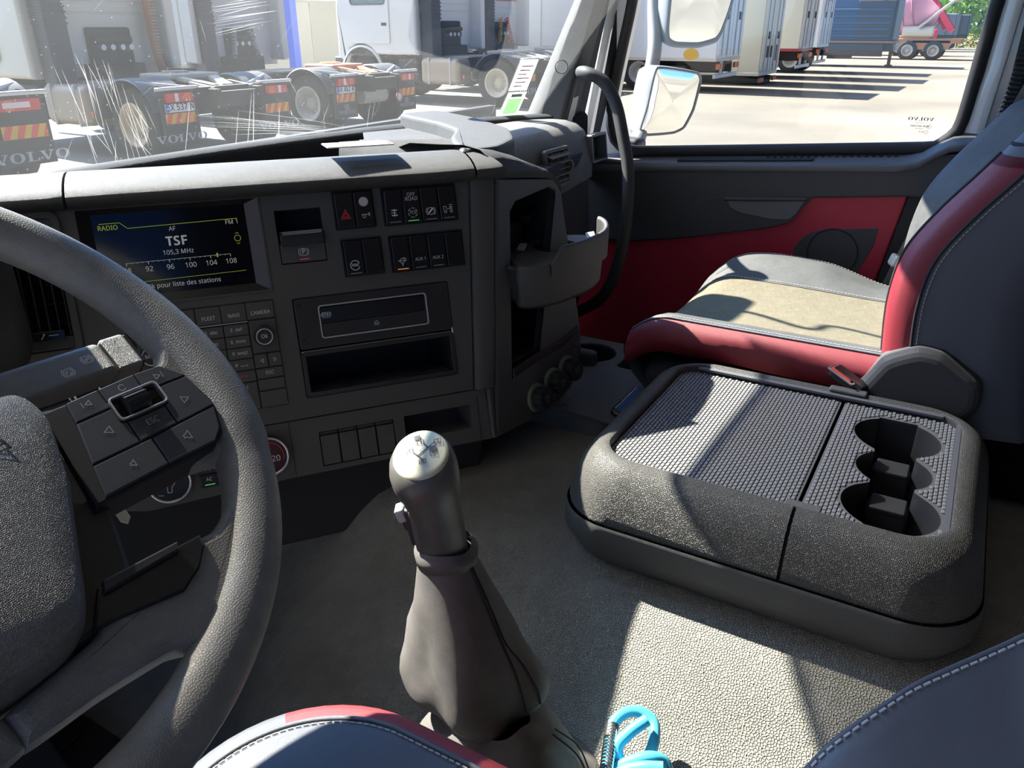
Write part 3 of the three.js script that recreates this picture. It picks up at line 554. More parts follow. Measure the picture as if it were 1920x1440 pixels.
  // lower row of four blanks
  for (let i = 0; i < 4; i++) mk('blank_plate', pan([rbox(0.0212, 0.036, 0.006, 0.001, 0.0185 + i * 0.0228, -0.1845, -0.0035), rbox(0.0212, 0.0035, 0.003, 0.0006, 0.0185 + i * 0.0228, -0.1643, -0.006)]), M.panel, dash);
  mk('blank_backing', pan(box(0.092, 0.043, 0.001, 0.0528, -0.1825, -0.0085)), M.deep, dash);
  // open pocket
  mk('coin_pocket', pan([grid([[[0.112, -0.1905, -0.001], [0.1995, -0.1905, -0.001]], [[0.116, -0.186, -0.03], [0.195, -0.186, -0.03]], [[0.12, -0.161, -0.045], [0.192, -0.161, -0.045]], [[0.1125, -0.1605, -0.045], [0.199, -0.1605, -0.045]]]), grid([[[0.112, -0.1905, -0.001], [0.116, -0.186, -0.03], [0.12, -0.161, -0.045]], [[0.112, -0.1605, -0.001], [0.113, -0.1605, -0.02], [0.12, -0.1605, -0.045]]]), grid([[[0.1995, -0.1905, -0.001], [0.195, -0.186, -0.03], [0.192, -0.161, -0.045]], [[0.1995, -0.1605, -0.001], [0.199, -0.1605, -0.02], [0.192, -0.1605, -0.045]]]), grid([[[0.112, -0.1605, -0.001], [0.1995, -0.1605, -0.001]], [[0.112, -0.1605, -0.045], [0.1995, -0.1605, -0.045]]])]), M.panel, dash);
}
{ // parking brake
  const s = mk('parking_brake', pan([grid([[[-0.0055, 0.0395, -0.001], [0.0465, 0.0395, -0.001]], [[-0.0055, 0.0395, -0.03], [0.0465, 0.0395, -0.03]], [[-0.0055, 0.1005, -0.03], [0.0465, 0.1005, -0.03]], [[-0.0055, 0.1005, -0.001], [0.0465, 0.1005, -0.001]]]), grid([[[-0.0055, 0.0395, -0.001], [-0.0055, 0.0395, -0.03]], [[-0.0055, 0.1005, -0.001], [-0.0055, 0.1005, -0.03]]]), grid([[[0.0465, 0.0395, -0.001], [0.0465, 0.0395, -0.03]], [[0.0465, 0.1005, -0.001], [0.0465, 0.1005, -0.03]]])]), M.deep, dash);
  mk('brake_plate', pan(rbox(0.0505, 0.022, 0.006, 0.001, 0.0206, 0.0515, -0.0025)), M.panel, s);
  mk('brake_lever', pan([rbox(0.0485, 0.0125, 0.014, 0.0015, 0.0206, 0.0665, 0.002), rbox(0.0485, 0.0025, 0.014, 0.001, 0.0206, 0.0745, 0.004)]), M.black, s);
  mk('grip_lines', pan([0, 1, 2].map((i) => box(0.044, 0.0007, 0.0006, 0.0206, 0.0722 + i * 0.0014, 0.0112))), M.greyMetal, s);
  mk('icon', pan([txt('P', 0.0042, 0.0206, 0.0518, 0.0008, 'bold'), ring2(0.0206, 0.0518, 0.0042, 0.0006, 0.0008), ring2(0.0206, 0.0518, 0.0058, 0.0006, 0.0008, -50, 50), ring2(0.0206, 0.0518, 0.0058, 0.0006, 0.0008, 130, 230)]), M.print, s);
  mk('lamp', pan(box(0.011, 0.0006, 0.0003, 0.0206, 0.0436, 0.0008)), glow(0.8, 0.05, 0.1, 0.4), s);
}
{ // disc player and the open slot below it
  const pl = hole(rrect(0.0005, -0.0605, 0.1875, -0.0015, 0.004), rrect(0.028, -0.0495, 0.1575, -0.0125, 0.004));
  const s = mk('disc_player', pan(ext(pl, -0.004, 0.0022, 0.0008)), M.black, dash);
  mk('player_frame', pan(frame(0.0268, -0.0507, 0.1587, -0.0113, 0.0045, 0.0017, -0.001, 0.0033, 0.0005)), M.greyMetal, s);
  mk('disc_slot_cover', pan([rbox(0.1275, 0.0185, 0.004, 0.0012, 0.0928, -0.0235, -0.0005), box(0.12, 0.0025, 0.0005, 0.0928, -0.0155, 0.0017)]), M.gloss, s);
  mk('eject_key', pan(rbox(0.1275, 0.0155, 0.004, 0.0012, 0.0928, -0.041, 0.0)), M.black, s);
  mk('eject_icon', pan([...stroke([[0.0905, -0.0408], [0.0965, -0.0408], [0.0935, -0.0375]], 0.0005, 0.0022, true), box(0.006, 0.0006, 0.0001, 0.0935, -0.0425, 0.0022)]), M.print, s);
  mk('disc_logo', pan([txt('disc', 0.0034, 0.0355, -0.0232, 0.0017, 'bold', 0.5, 1.1), box(0.0095, 0.0006, 0.0001, 0.0355, -0.0205, 0.0017), box(0.0095, 0.0006, 0.0001, 0.0355, -0.0262, 0.0017)]), std([0.4, 0.5, 0.6], 0.5), s);
  for (const [x, y] of [[0.006, -0.0085], [0.182, -0.012], [0.006, -0.05], [0.182, -0.048]]) mk('screw_hole', pan(tr(cyl(0.0022, 0.0022, 0.002, 14), x, y, 0.0016, Math.PI / 2)), M.deep, s);
  const t = mk('storage_slot', pan(frame(0.0, -0.1175, 0.188, -0.0635, 0.004, 0.0055, -0.004, 0.0018, 0.0008)), M.black, dash);
  const q = (z, k = 0) => [[0.0055, -0.112, z], [0.1825, -0.112, z], [0.1825, -0.069, z], [0.0055, -0.069, z]];
  mk('slot_walls', pan((() => { const g = grid([q(0), q(-0.11), q(-0.11).map((p) => [0.094, -0.09, -0.11])], true).toNonIndexed(); g.computeVertexNormals(); return g; })()), M.black, t);
  const stud = clean(new THREE.SphereGeometry(0.0014, 5, 3)), st = [];
  for (let i = 0; i < 44; i++) for (let j = 0; j < 20; j++) st.push(stud.clone().scale(1, 0.5, 1).translate(0.009 + (i + (j % 2) / 2) * 0.0039, -0.1117, -0.006 - j * 0.005));
  mk('studded_liner', pan(st), M.panel, t).userData.kind = 'stuff';
}
{ // keypad
  const key = (x0, y0, x1, y1, name, label, h = 0.0028, opt = {}) => {
    const k = mk(name, pan(rbox(x1 - x0 - 0.0008, y1 - y0 - 0.0008, 0.0032, 0.0008, (x0 + x1) / 2, (y0 + y1) / 2, 0.0006)), M.panel, dash);
    if (label) mk('lettering', pan([typeof label === 'string' ? txt(label, h, (x0 + x1) / 2 + (opt.dx ?? 0), (y0 + y1) / 2 + (opt.dy ?? 0), 0.0024) : label((x0 + x1) / 2, (y0 + y1) / 2, 0.0024)]), opt.mat ?? M.print, k);
    return k;
  };
  mk('keypad_base', pan(rbox(0.158, 0.124, 0.002, 0.001, -0.101, -0.0595, -0.0002)), M.deep, dash);
  const tri = (d) => (x, y, z) => stroke([[x - 0.0014 * d, y + 0.0022], [x - 0.0014 * d, y - 0.0022], [x + 0.0016 * d, y]], 0.0005, z, true);
  for (const [i, s] of [[0, 'MEDIA'], [1, 'PHONE'], [2, 'FLEET'], [3, 'NAVI']]) key(-0.161 + i * 0.027, -0.0185, -0.134 + i * 0.027, 0.0015, 'menu_key', s, 0.003, { dy: -0.003 });
  key(-0.053, -0.0185, -0.0222, 0.0015, 'menu_key', 'CAMERA', 0.003, { dy: -0.003 });
  mk('keypad_trim', pan(box(0.108, 0.0012, 0.0006, -0.107, -0.0195, 0.0022)), M.silver, dash);
  const rows = [['1', '2  abc', '3  def'], ['4  ghi', '5  jkl', '6  mno'], ['7  pqrs', '8  tuv', '9  wxyz'], ['*', '0', '#']];
  rows.forEach((r, j) => r.forEach((s, i) => key(-0.134 + i * 0.027, -0.0345 - j * 0.0134, -0.107 + i * 0.027, -0.0211 - j * 0.0134, 'number_key', s === '#' ? (x, y, z) => [txt('#', 0.003, x - 0.006, y, z), ...stroke([[x - 0.001, y], [x - 0.001, y - 0.0012], [x + 0.006, y - 0.0012], [x + 0.006, y]], 0.0005, z)] : s, 0.0028)));
  const phone = (x, y, z) => [...stroke([[x - 0.0032, y - 0.0005], [x - 0.002, y + 0.001], [x + 0.002, y + 0.001], [x + 0.0032, y - 0.0005]], 0.0011, z)];
  key(-0.134, -0.0883, -0.107, -0.0749, 'call_key', phone, 0.003, { mat: std([0.05, 0.5, 0.08], 0.6) }); key(-0.107, -0.0883, -0.08, -0.0749, 'blank_key', null); key(-0.08, -0.0883, -0.053, -0.0749, 'hang_up_key', phone, 0.003, { mat: M.printRed });
  key(-0.134, -0.121, -0.107, -0.0887, 'track_key', (x, y, z) => tri(-1)(x, y + 0.01, z)); key(-0.107, -0.121, -0.08, -0.0887, 'blank_key', null); key(-0.08, -0.121, -0.053, -0.0887, 'track_key', (x, y, z) => [...tri(1)(x - 0.001, y + 0.0105, z), box(0.0005, 0.0045, 0.0001, x + 0.002, y + 0.0105, z)]);
  key(-0.0525, -0.0575, -0.0222, -0.019, 'knob_plate', null);
  key(-0.0525, -0.0745, -0.0375, -0.058, 'arrow_key', (x, y, z) => tri(-1)(x + 0.001, y, z)); key(-0.0371, -0.0745, -0.0222, -0.058, 'arrow_key', (x, y, z) => tri(1)(x, y, z));
  key(-0.0525, -0.0872, -0.0222, -0.0749, 'escape_key', 'ESC', 0.003); key(-0.0525, -0.101, -0.0222, -0.0876, 'blank_key', null); key(-0.0525, -0.121, -0.0222, -0.1014, 'blank_key', null);
  const knob = (x, y, r, s) => {
    const k = mk('selector_knob', pan([tr(cyl(r * 0.98, r, 0.011, 40), x, y, 0.0062, Math.PI / 2), ...Array.from({ length: 40 }, (_, i) => box(0.0008, 0.0007, 0.009).translate(0, r, 0.006).rotateZ(i / 40 * 2 * Math.PI).translate(x, y, 0))]), M.black, dash);
    mk('silver_ring', pan([new THREE.TorusGeometry(r * 0.78, 0.0007, 8, 48).translate(x, y, 0.0117)]), M.silver, k);
    mk('lettering', pan(txt(s, 0.0032, x, y, 0.0121)), M.print, k);
  };
  knob(-0.0378, -0.0385, 0.0112, 'Ok'); knob(-0.157, -0.044, 0.0125, 'Mute');
  mk('side_keys', pan([rbox(0.026, 0.036, 0.003, 0.0008, -0.1575, -0.043, 0.0004), rbox(0.026, 0.018, 0.003, 0.0008, -0.1575, -0.015, 0.0004)]), M.panel, dash);
  mk('column_shroud', pan(ext(poly([[-0.185, -0.066], [-0.16, -0.066], [-0.135, -0.08], [-0.135, -0.122], [-0.36, -0.14], [-0.36, -0.1]]), 0, 0.01, 0.003)), M.black, dash);
}
{ // climate dials and small keys
  const dial = (x, y, r, name, icon, red) => {
    const k = mk(name, pan([tr(cyl(r * 0.93, r, 0.012, 48), x, y, 0.004, Math.PI / 2)]), M.gloss, dash);
    mk('silver_ring', pan([new THREE.TorusGeometry(r * 0.93, 0.0016, 10, 56).translate(x, y, 0.0098)]), M.silver, k);
    mk('icon', pan(icon), M.print, k);
    if (red) mk('red_arc', pan(ring2(x, y, r * 0.72, 0.0007, 0.0104, -20, 80)), M.printRed, k);
  };
  const z = 0.0104;
  dial(-0.163, -0.186, 0.0235, 'air_direction_dial', [...stroke([[-0.157, -0.176], [-0.16, -0.183], [-0.166, -0.189], [-0.166, -0.197], [-0.162, -0.197], [-0.161, -0.191], [-0.155, -0.184], [-0.153, -0.176]], 0.0006, z, true), ring2(-0.154, -0.172, 0.0022, 0.0006, z), ...stroke([[-0.178, -0.186], [-0.173, -0.185]], 0.0006, z), ...stroke([[-0.176, -0.198], [-0.171, -0.199]], 0.0006, z)]);
  dial(-0.0545, -0.1775, 0.0235, 'temperature_dial', [txt('20', 0.005, -0.0465, -0.181, z)], true);
  for (const [y, s, lit] of [[-0.1782, null, null], [-0.194, 'AC', glow(0.1, 0.8, 0.2, 0.5)]]) {
    const k = mk('climate_key', pan(rbox(0.0205, 0.0145, 0.004, 0.001, -0.1218, y, 0.0)), M.gloss, dash);
    mk('icon', pan(s ? [txt(s, 0.003, -0.1218, y + 0.0016, 0.0022)] : [ring2(-0.1218, y, 0.0036, 0.0006, 0.0022, -60, 60), ring2(-0.1218, y, 0.0036, 0.0006, 0.0022, 120, 240)]), M.print, k);
    if (lit) mk('lamp', pan(box(0.011, 0.0008, 0.0003, -0.1218, y - 0.0042, 0.0022)), lit, k);
  }
  for (const y of [-0.1782, -0.194]) mk('climate_key', pan(rbox(0.02, 0.0145, 0.004, 0.001, -0.1, y, 0.0)), M.gloss, dash);
}
{ // driver-side air vent left of the screen
  const v = mk('driver_air_vent', pan([frame(-0.298, -0.033, -0.2205, 0.119, 0.014, 0.008, -0.002, 0.004, 0.0015)]), M.panel, dash);
  mk('vent_throat', pan(box(0.066, 0.12, 0.002, -0.259, 0.045, -0.034)), M.deep, v);
  for (let i = 0; i < 7; i++) mk('slat', pan(rbox(0.0016, 0.112, 0.02, 0.0006, -0.286 + i * 0.0092, 0.046, -0.009)), M.black, v);
  for (let i = 0; i < 5; i++) mk('slat', pan(rbox(0.06, 0.0016, 0.014, 0.0006).rotateX(0.4).translate(-0.259, 0.004 + i * 0.022, -0.022)), M.black, v);
  mk('vent_foot', pan([rbox(0.063, 0.014, 0.004, 0.002, -0.259, -0.018, 0.0)]), M.black, v);
  mk('airflow_key', pan(rbox(0.034, 0.011, 0.003, 0.001, -0.253, -0.0095, 0.0022)), M.gloss, v);
  mk('icon', pan([...stroke([[-0.258, -0.0115], [-0.2545, -0.0065], [-0.256, -0.0068]], 0.0008, 0.004), ...stroke([[-0.2505, -0.0085], [-0.242, -0.0085]], 0.0006, 0.004)]), M.print, v);
}
// ---------------------------------------------------------------- steering wheel
const WT = R(35), WM = basis(V(1, 0, 0), V(0, Math.sin(WT), -Math.cos(WT)), V(0, Math.cos(WT), Math.sin(WT)), V(0.107, -0.196, -0.4465));
const whp = (g) => { g = join(g); g.applyMatrix4(WM); return g; };
const wh = (g) => { // spokes, hub and pods: fitted to the wheel's plane, both halves alike
  g = join(g); const p = g.attributes.position;
  for (let i = 0; i < p.count; i++) { const x = p.getX(i), y = p.getY(i), a = Math.abs(x), k = clamp(a / 0.06), s = Math.sign(x); p.setXY(i, s * (0.8165 * a + (0.101 * y + 0.037) * k), -0.0026 * a + 0.866 * y - 0.031); }
  g.applyMatrix4(WM); return g;
};
const CM = basis(V(1, 0, 0), V(0, 0.74314, -0.66913), V(0, 0.66913, 0.74314), V(0.1686, -0.2556, -0.5025)); // steering column frame
const col = (g) => { g = join(g); g.applyMatrix4(CM); return g; };
const mirrorX = (pts) => pts.map(([a, b]) => [-a, b]).reverse();
{
  const w = thing('steering_wheel', 'large worn dark grey leather steering wheel with button pods on its spokes', 'steering wheel');
  const rows = [], NA = 120, NB = 22;
  for (let i = 0; i < NA; i++) {
    const a = (i / NA) * 2 * Math.PI, deg = (a * 180) / Math.PI, f = 1 + 0.12 * Math.exp(-(((deg + 360 - 335) % 360 - 10) ** 2) / 500), row = [];
    for (let j = 0; j < NB; j++) { const b = (j / NB) * 2 * Math.PI, r = 0.0168 * f * (1 + 0.03 * Math.cos(2 * b)); row.push([(0.209 + r * Math.cos(b)) * Math.cos(a), (0.209 + r * Math.cos(b)) * Math.sin(a), r * Math.sin(b)]); }
    rows.push(row);
  }
  rows.push(rows[0]);
  mk('rim', whp(grid(rows, true)), M.rimHide, w);
  const sR = [[0.06, 0.013], [0.12, 0.0155], [0.16, 0.0165], [0.176, 0.022], [0.186, 0.036], [0.192, 0.058], [0.204, 0.05], [0.212, 0.0], [0.206, -0.05], [0.192, -0.09], [0.18, -0.1], [0.181, -0.076], [0.172, -0.067], [0.158, -0.064], [0.125, -0.058], [0.06, -0.055]];
  const lS = [[0.0, -0.136], [0.04, -0.128], [0.06, -0.108], [0.1, -0.1085], [0.13, -0.112], [0.15, -0.103], [0.166, -0.085], [0.178, -0.095], [0.165, -0.13], [0.14, -0.158], [0.112, -0.178], [0.095, -0.186], [0.088, -0.178], [0.078, -0.168], [0.062, -0.161], [0.03, -0.157], [0, -0.156]];
  for (const s of [1, -1]) {
    mk('spoke', wh(ext(soft(s > 0 ? sR : mirrorX(sR), 70, 0.2), -0.014, 0.009, 0.0075, 4)), M.rimHide, w);
    mk('lower_spoke', wh(ext(soft(s > 0 ? lS : mirrorX(lS), 80, 0.2), -0.013, 0.01, 0.008, 4)), M.rimHide, w);
    const ins = [[0.05, -0.1065], [0.118, -0.1115], [0.116, -0.12], [0.105, -0.13], [0.088, -0.137], [0.04, -0.126]];
    mk('paddle', wh(ext(s > 0 ? ins : mirrorX(ins), 0.004, 0.0125, 0.0015)), M.gloss, w);
    const ins2 = [[0.052, -0.1055], [0.1, -0.109], [0.098, -0.1145], [0.05, -0.1125]];
    mk('paddle_edge', wh(ext(s > 0 ? ins2 : mirrorX(ins2), 0.01, 0.0165, 0.0012)), M.black, w);
  }
  const hub = soft([[-0.055, 0.0295], [0, 0.031], [0.055, 0.0295], [0.068, 0.022], [0.0725, 0.006], [0.07, -0.012], [0.057, -0.06], [0.043, -0.108], [0.036, -0.124], [0.024, -0.1315], [0, -0.133], [-0.024, -0.1315], [-0.036, -0.124], [-0.043, -0.108], [-0.057, -0.06], [-0.07, -0.012], [-0.0725, 0.006], [-0.068, 0.022]], 110, 0.4);
  const scl = (k, z) => hub.map(([a, b]) => [a * k, -0.045 + (b + 0.045) * k, z]);
  mk('hub_pad', wh([grid([scl(0.97, -0.02), scl(1.0, 0.0), scl(1.0, 0.016), scl(0.985, 0.0235), scl(0.95, 0.0275), scl(0.8, 0.0315), scl(0.5, 0.034), scl(0.02, 0.035)], true)]), M.hubHide, w);
  mk('hub_back', wh([ext(soft([[-0.08, 0.02], [0.08, 0.02], [0.092, 0.01], [0.085, -0.05], [0.06, -0.125], [-0.06, -0.125], [-0.085, -0.05], [-0.092, 0.01]], 60, 0.2), -0.04, 0.008, 0.004)]), M.black, w);
  mk('horn_mark', wh([...stroke([[0.037, -0.0105], [0.046, -0.0095]], 0.0012, 0.0338), ...stroke([[0.046, -0.0065], [0.047, -0.0135], [0.0375, -0.0135], [0.037, -0.0105]], 0.0012, 0.0338)]), M.black, w);
  const pods = { // outlines of the keys, right-hand pod
    track_back_key: [[0.092, 0.0115], [0.116, 0.0125], [0.1165, -0.0042], [0.09, -0.0048]],
    play_key: [[0.1168, 0.0125], [0.146, 0.0135], [0.1455, 0.0022], [0.1168, 0.0014]],
    track_forward_key: [[0.1466, 0.0135], [0.168, 0.0125], [0.1815, -0.003], [0.157, -0.0028], [0.1462, 0.0022]],
    cursor_right_key: [[0.1562, -0.0035], [0.1818, -0.0036], [0.1868, -0.03], [0.1855, -0.0345], [0.152, -0.0355], [0.1525, -0.019], [0.1562, -0.0165]],
    cursor_left_key: [[0.0898, -0.0055], [0.1165, -0.005], [0.1165, -0.0175], [0.1205, -0.019], [0.1195, -0.0365], [0.083, -0.0365]],
    escape_key: [[0.1212, -0.019], [0.1518, -0.019], [0.1512, -0.0355], [0.1203, -0.0362]],
    volume_up_key: [[0.129, -0.0372], [0.1852, -0.0354], [0.178, -0.0525], [0.168, -0.0605], [0.128, -0.0598]],
    volume_down_key: [[0.0828, -0.0375], [0.1283, -0.0372], [0.1274, -0.0598], [0.078, -0.06]],
  };
  const Z = 0.0172, tri = (x, y, d, k = 0.0028) => stroke([[x - k * d, y + k], [x - k * d, y - k], [x + k * d, y]], 0.0006, Z, true);
  const spk = (x, y, k) => stroke([[x - 2 * k, y + k * 0.7], [x - k, y + k * 0.7], [x + k, y + 2 * k], [x + k, y - 2 * k], [x - k, y - k * 0.7], [x - 2 * k, y - k * 0.7]], 0.0006, Z, true);
  const icons = { track_back_key: [...tri(0.104, 0.005, -1, 0.002), ...stroke([[0.1, 0.007], [0.1, 0.003]], 0.0006, Z)], play_key: [ring2(0.132, 0.0065, 0.0024, 0.0006, Z, 30, 330)], track_forward_key: [...tri(0.161, 0.0045, 1, 0.0022), ...stroke([[0.165, 0.007], [0.165, 0.002]], 0.0006, Z)], cursor_right_key: tri(0.1685, -0.021, 1), cursor_left_key: tri(0.1045, -0.0195, -1), escape_key: [txt('ESC', 0.0034, 0.1365, -0.0265, Z)], volume_up_key: spk(0.152, -0.0475, 0.0017), volume_down_key: spk(0.106, -0.0485, 0.0012) };
  for (const s of [1, -1]) {
    mk('pod_base', wh(ext(s > 0 ? [[0.076, 0.013], [0.168, 0.014], [0.184, -0.002], [0.189, -0.033], [0.18, -0.055], [0.168, -0.0625], [0.07, -0.0625]] : mirrorX([[0.076, 0.013], [0.168, 0.014], [0.184, -0.002], [0.189, -0.033], [0.18, -0.055], [0.168, -0.0625], [0.07, -0.0625]]), -0.01, 0.0145, 0.002)), M.deep, w);
    for (const [k, pts] of Object.entries(pods)) {
      const q = pts.map(([a, b]) => [a, b]), b = mk(k, wh(ext(s > 0 ? q : mirrorX(q), 0.006, 0.0168, 0.0009, 1)), M.seatNavy, w); b.material = M.pod ??= std([0.028, 0.03, 0.035], 0.5, { bumpMap: fineB, bumpScale: 0.00004 });
      if (s > 0) mk('icon', wh(icons[k]), M.printDim, b);
    }
    if (s > 0) {
      const sc = mk('scroll_wheel', wh([tr(cyl(0.0075, 0.0075, 0.017, 28), 0.1345, -0.0075, 0.0145, 0, 0, Math.PI / 2), ...[0, 1, 2, 3].map((i) => box(0.017, 0.0008, 0.0012).translate(0, 0, 0.0077).rotateX(-0.8 + i * 0.5).translate(0.1345, -0.0075, 0.0145))]), M.black, w);
      mk('scroll_frame', wh([frame(0.1162, -0.018, 0.1565, 0.002, 0.0045, 0.0018, 0.013, 0.0186, 0.0007)]), M.silver, sc);
      mk('scroll_well', wh([ext(rrect(0.1175, -0.0168, 0.1552, 0.0008, 0.003), 0.012, 0.0145)]), M.gloss, sc);
    }
  }
  mk('column', whp([tr(cyl(0.045, 0.055, 0.2, 28), 0, -0.03, -0.14, Math.PI / 2)]), M.black, w);
}
{ // brake stalk on the right of the column
  const s = thing('retarder_stalk', 'flat grey control stalk with brake symbols behind the steering wheel', 'stalk');
  const sk = (g) => { g = join(g); g.rotateZ(-0.035).rotateX(-0.15).translate(0, 0.066, -0.062); return col(g); };
  const arm = mk('arm', sk([rbox(0.19, 0.032, 0.022, 0.006, 0.085, 0.0, 0.0, 4)]), M.hubHide, s);
  mk('tip', sk([rbox(0.022, 0.034, 0.021, 0.0035, 0.1925, 0.001, -0.002, 3)]), M.hubHide, s);
  mk('tip_end', sk([rbox(0.003, 0.03, 0.018, 0.001, 0.2045, 0.001, -0.002)]), M.gloss, s);
  const Z = 0.0114;
  const brake = (x, y, q) => [ring2(x, y, 0.0034, 0.0005, Z), ring2(x, y, 0.0048, 0.0005, Z, -55, 55), ring2(x, y, 0.0048, 0.0005, Z, 125, 235), ...q];
  mk('icons', sk([...brake(0.143, -0.004, [...stroke([[0.1415, -0.0055], [0.1415, -0.003], [0.1435, -0.003]], 0.0006, Z), ...stroke([[0.1435, -0.006], [0.145, -0.005]], 0.0008, Z)]), ...brake(0.162, 0.002, [ring2(0.1608, 0.0014, 0.0011, 0.0005, Z), ring2(0.163, 0.0026, 0.0011, 0.0005, Z)])]), M.print, arm);
  mk('position_marks', sk(['A', '0', '1', '2', '3'].map((c, i) => txt(c, 0.0032, 0.193, 0.0125 - i * 0.0056, 0.0087))), M.print, s);
}
{ // key ring hanging from the ignition
  const k = thing('ignition_key', 'ignition key with brown leather tag and steel split ring', 'key');
  const leather = std([0.11, 0.075, 0.05], 0.7, { bumpMap: fineA, bumpScale: 0.0002 });
  mk('leather_tag', col([ext(soft([[0.118, 0.046], [0.15, 0.047], [0.178, 0.038], [0.184, 0.026], [0.18, -0.02], [0.165, -0.044], [0.135, -0.044], [0.122, -0.02]], 50, 0.3), -0.105, -0.099, 0.002)]), leather, k);
  mk('stitching', col(tube(soft([[0.121, 0.043], [0.15, 0.044], [0.176, 0.036], [0.18, 0.02]], 24, 0.3).map(([a, b]) => V(a, b, -0.0985)), 0.0006, 40, 5)), M.threadDark, k);
  mk('split_ring', col([new THREE.TorusGeometry(0.011, 0.0011, 8, 32).rotateX(0.6).translate(0.165, 0.05, -0.085), new THREE.TorusGeometry(0.009, 0.001, 8, 32).rotateY(0.9).translate(0.152, 0.05, -0.085)]), M.chrome, k);
  mk('plastic_card', col([ext(rrect(0.118, -0.05, 0.158, -0.02, 0.004), -0.094, -0.092, 0.0005)]), std([0.42, 0.36, 0.24], 0.5), k);
  mk('blade', col([ext([[0.128, -0.026], [0.135, -0.026], [0.134, -0.048], [0.1355, -0.05], [0.1355, -0.058], [0.131, -0.062], [0.1275, -0.058], [0.1275, -0.05], [0.129, -0.048]], -0.09, -0.0865, 0.0008)]), std([0.55, 0.53, 0.48], 0.35, { metalness: 0.4 }), k);
}
{ // pedals in the footwell
  const p = thing('accelerator_pedal', 'black rubber accelerator pedal in the dark footwell', 'pedal');
  mk('pad', tr(rbox(0.07, 0.2, 0.016, 0.005), 0.3, -0.82, -0.9, -0.7), M.rubber, p);
  mk('arm', rod([0.3, -0.8, -0.92], [0.3, -0.6, -0.99], 0.009), M.black, p);
  const b = thing('brake_pedal', 'ribbed black brake pedal left of the accelerator', 'pedal');
  mk('pad', [tr(rbox(0.085, 0.07, 0.016, 0.004), 0.15, -0.76, -0.86, -0.6), ...[0, 1, 2, 3].map((i) => tr(box(0.08, 0.004, 0.004), 0.15, -0.78 + i * 0.014, -0.846 - i * 0.0096, -0.6))], M.rubber, b);
  mk('arm', rod([0.15, -0.75, -0.875], [0.15, -0.55, -0.99], 0.009), M.black, b);
}
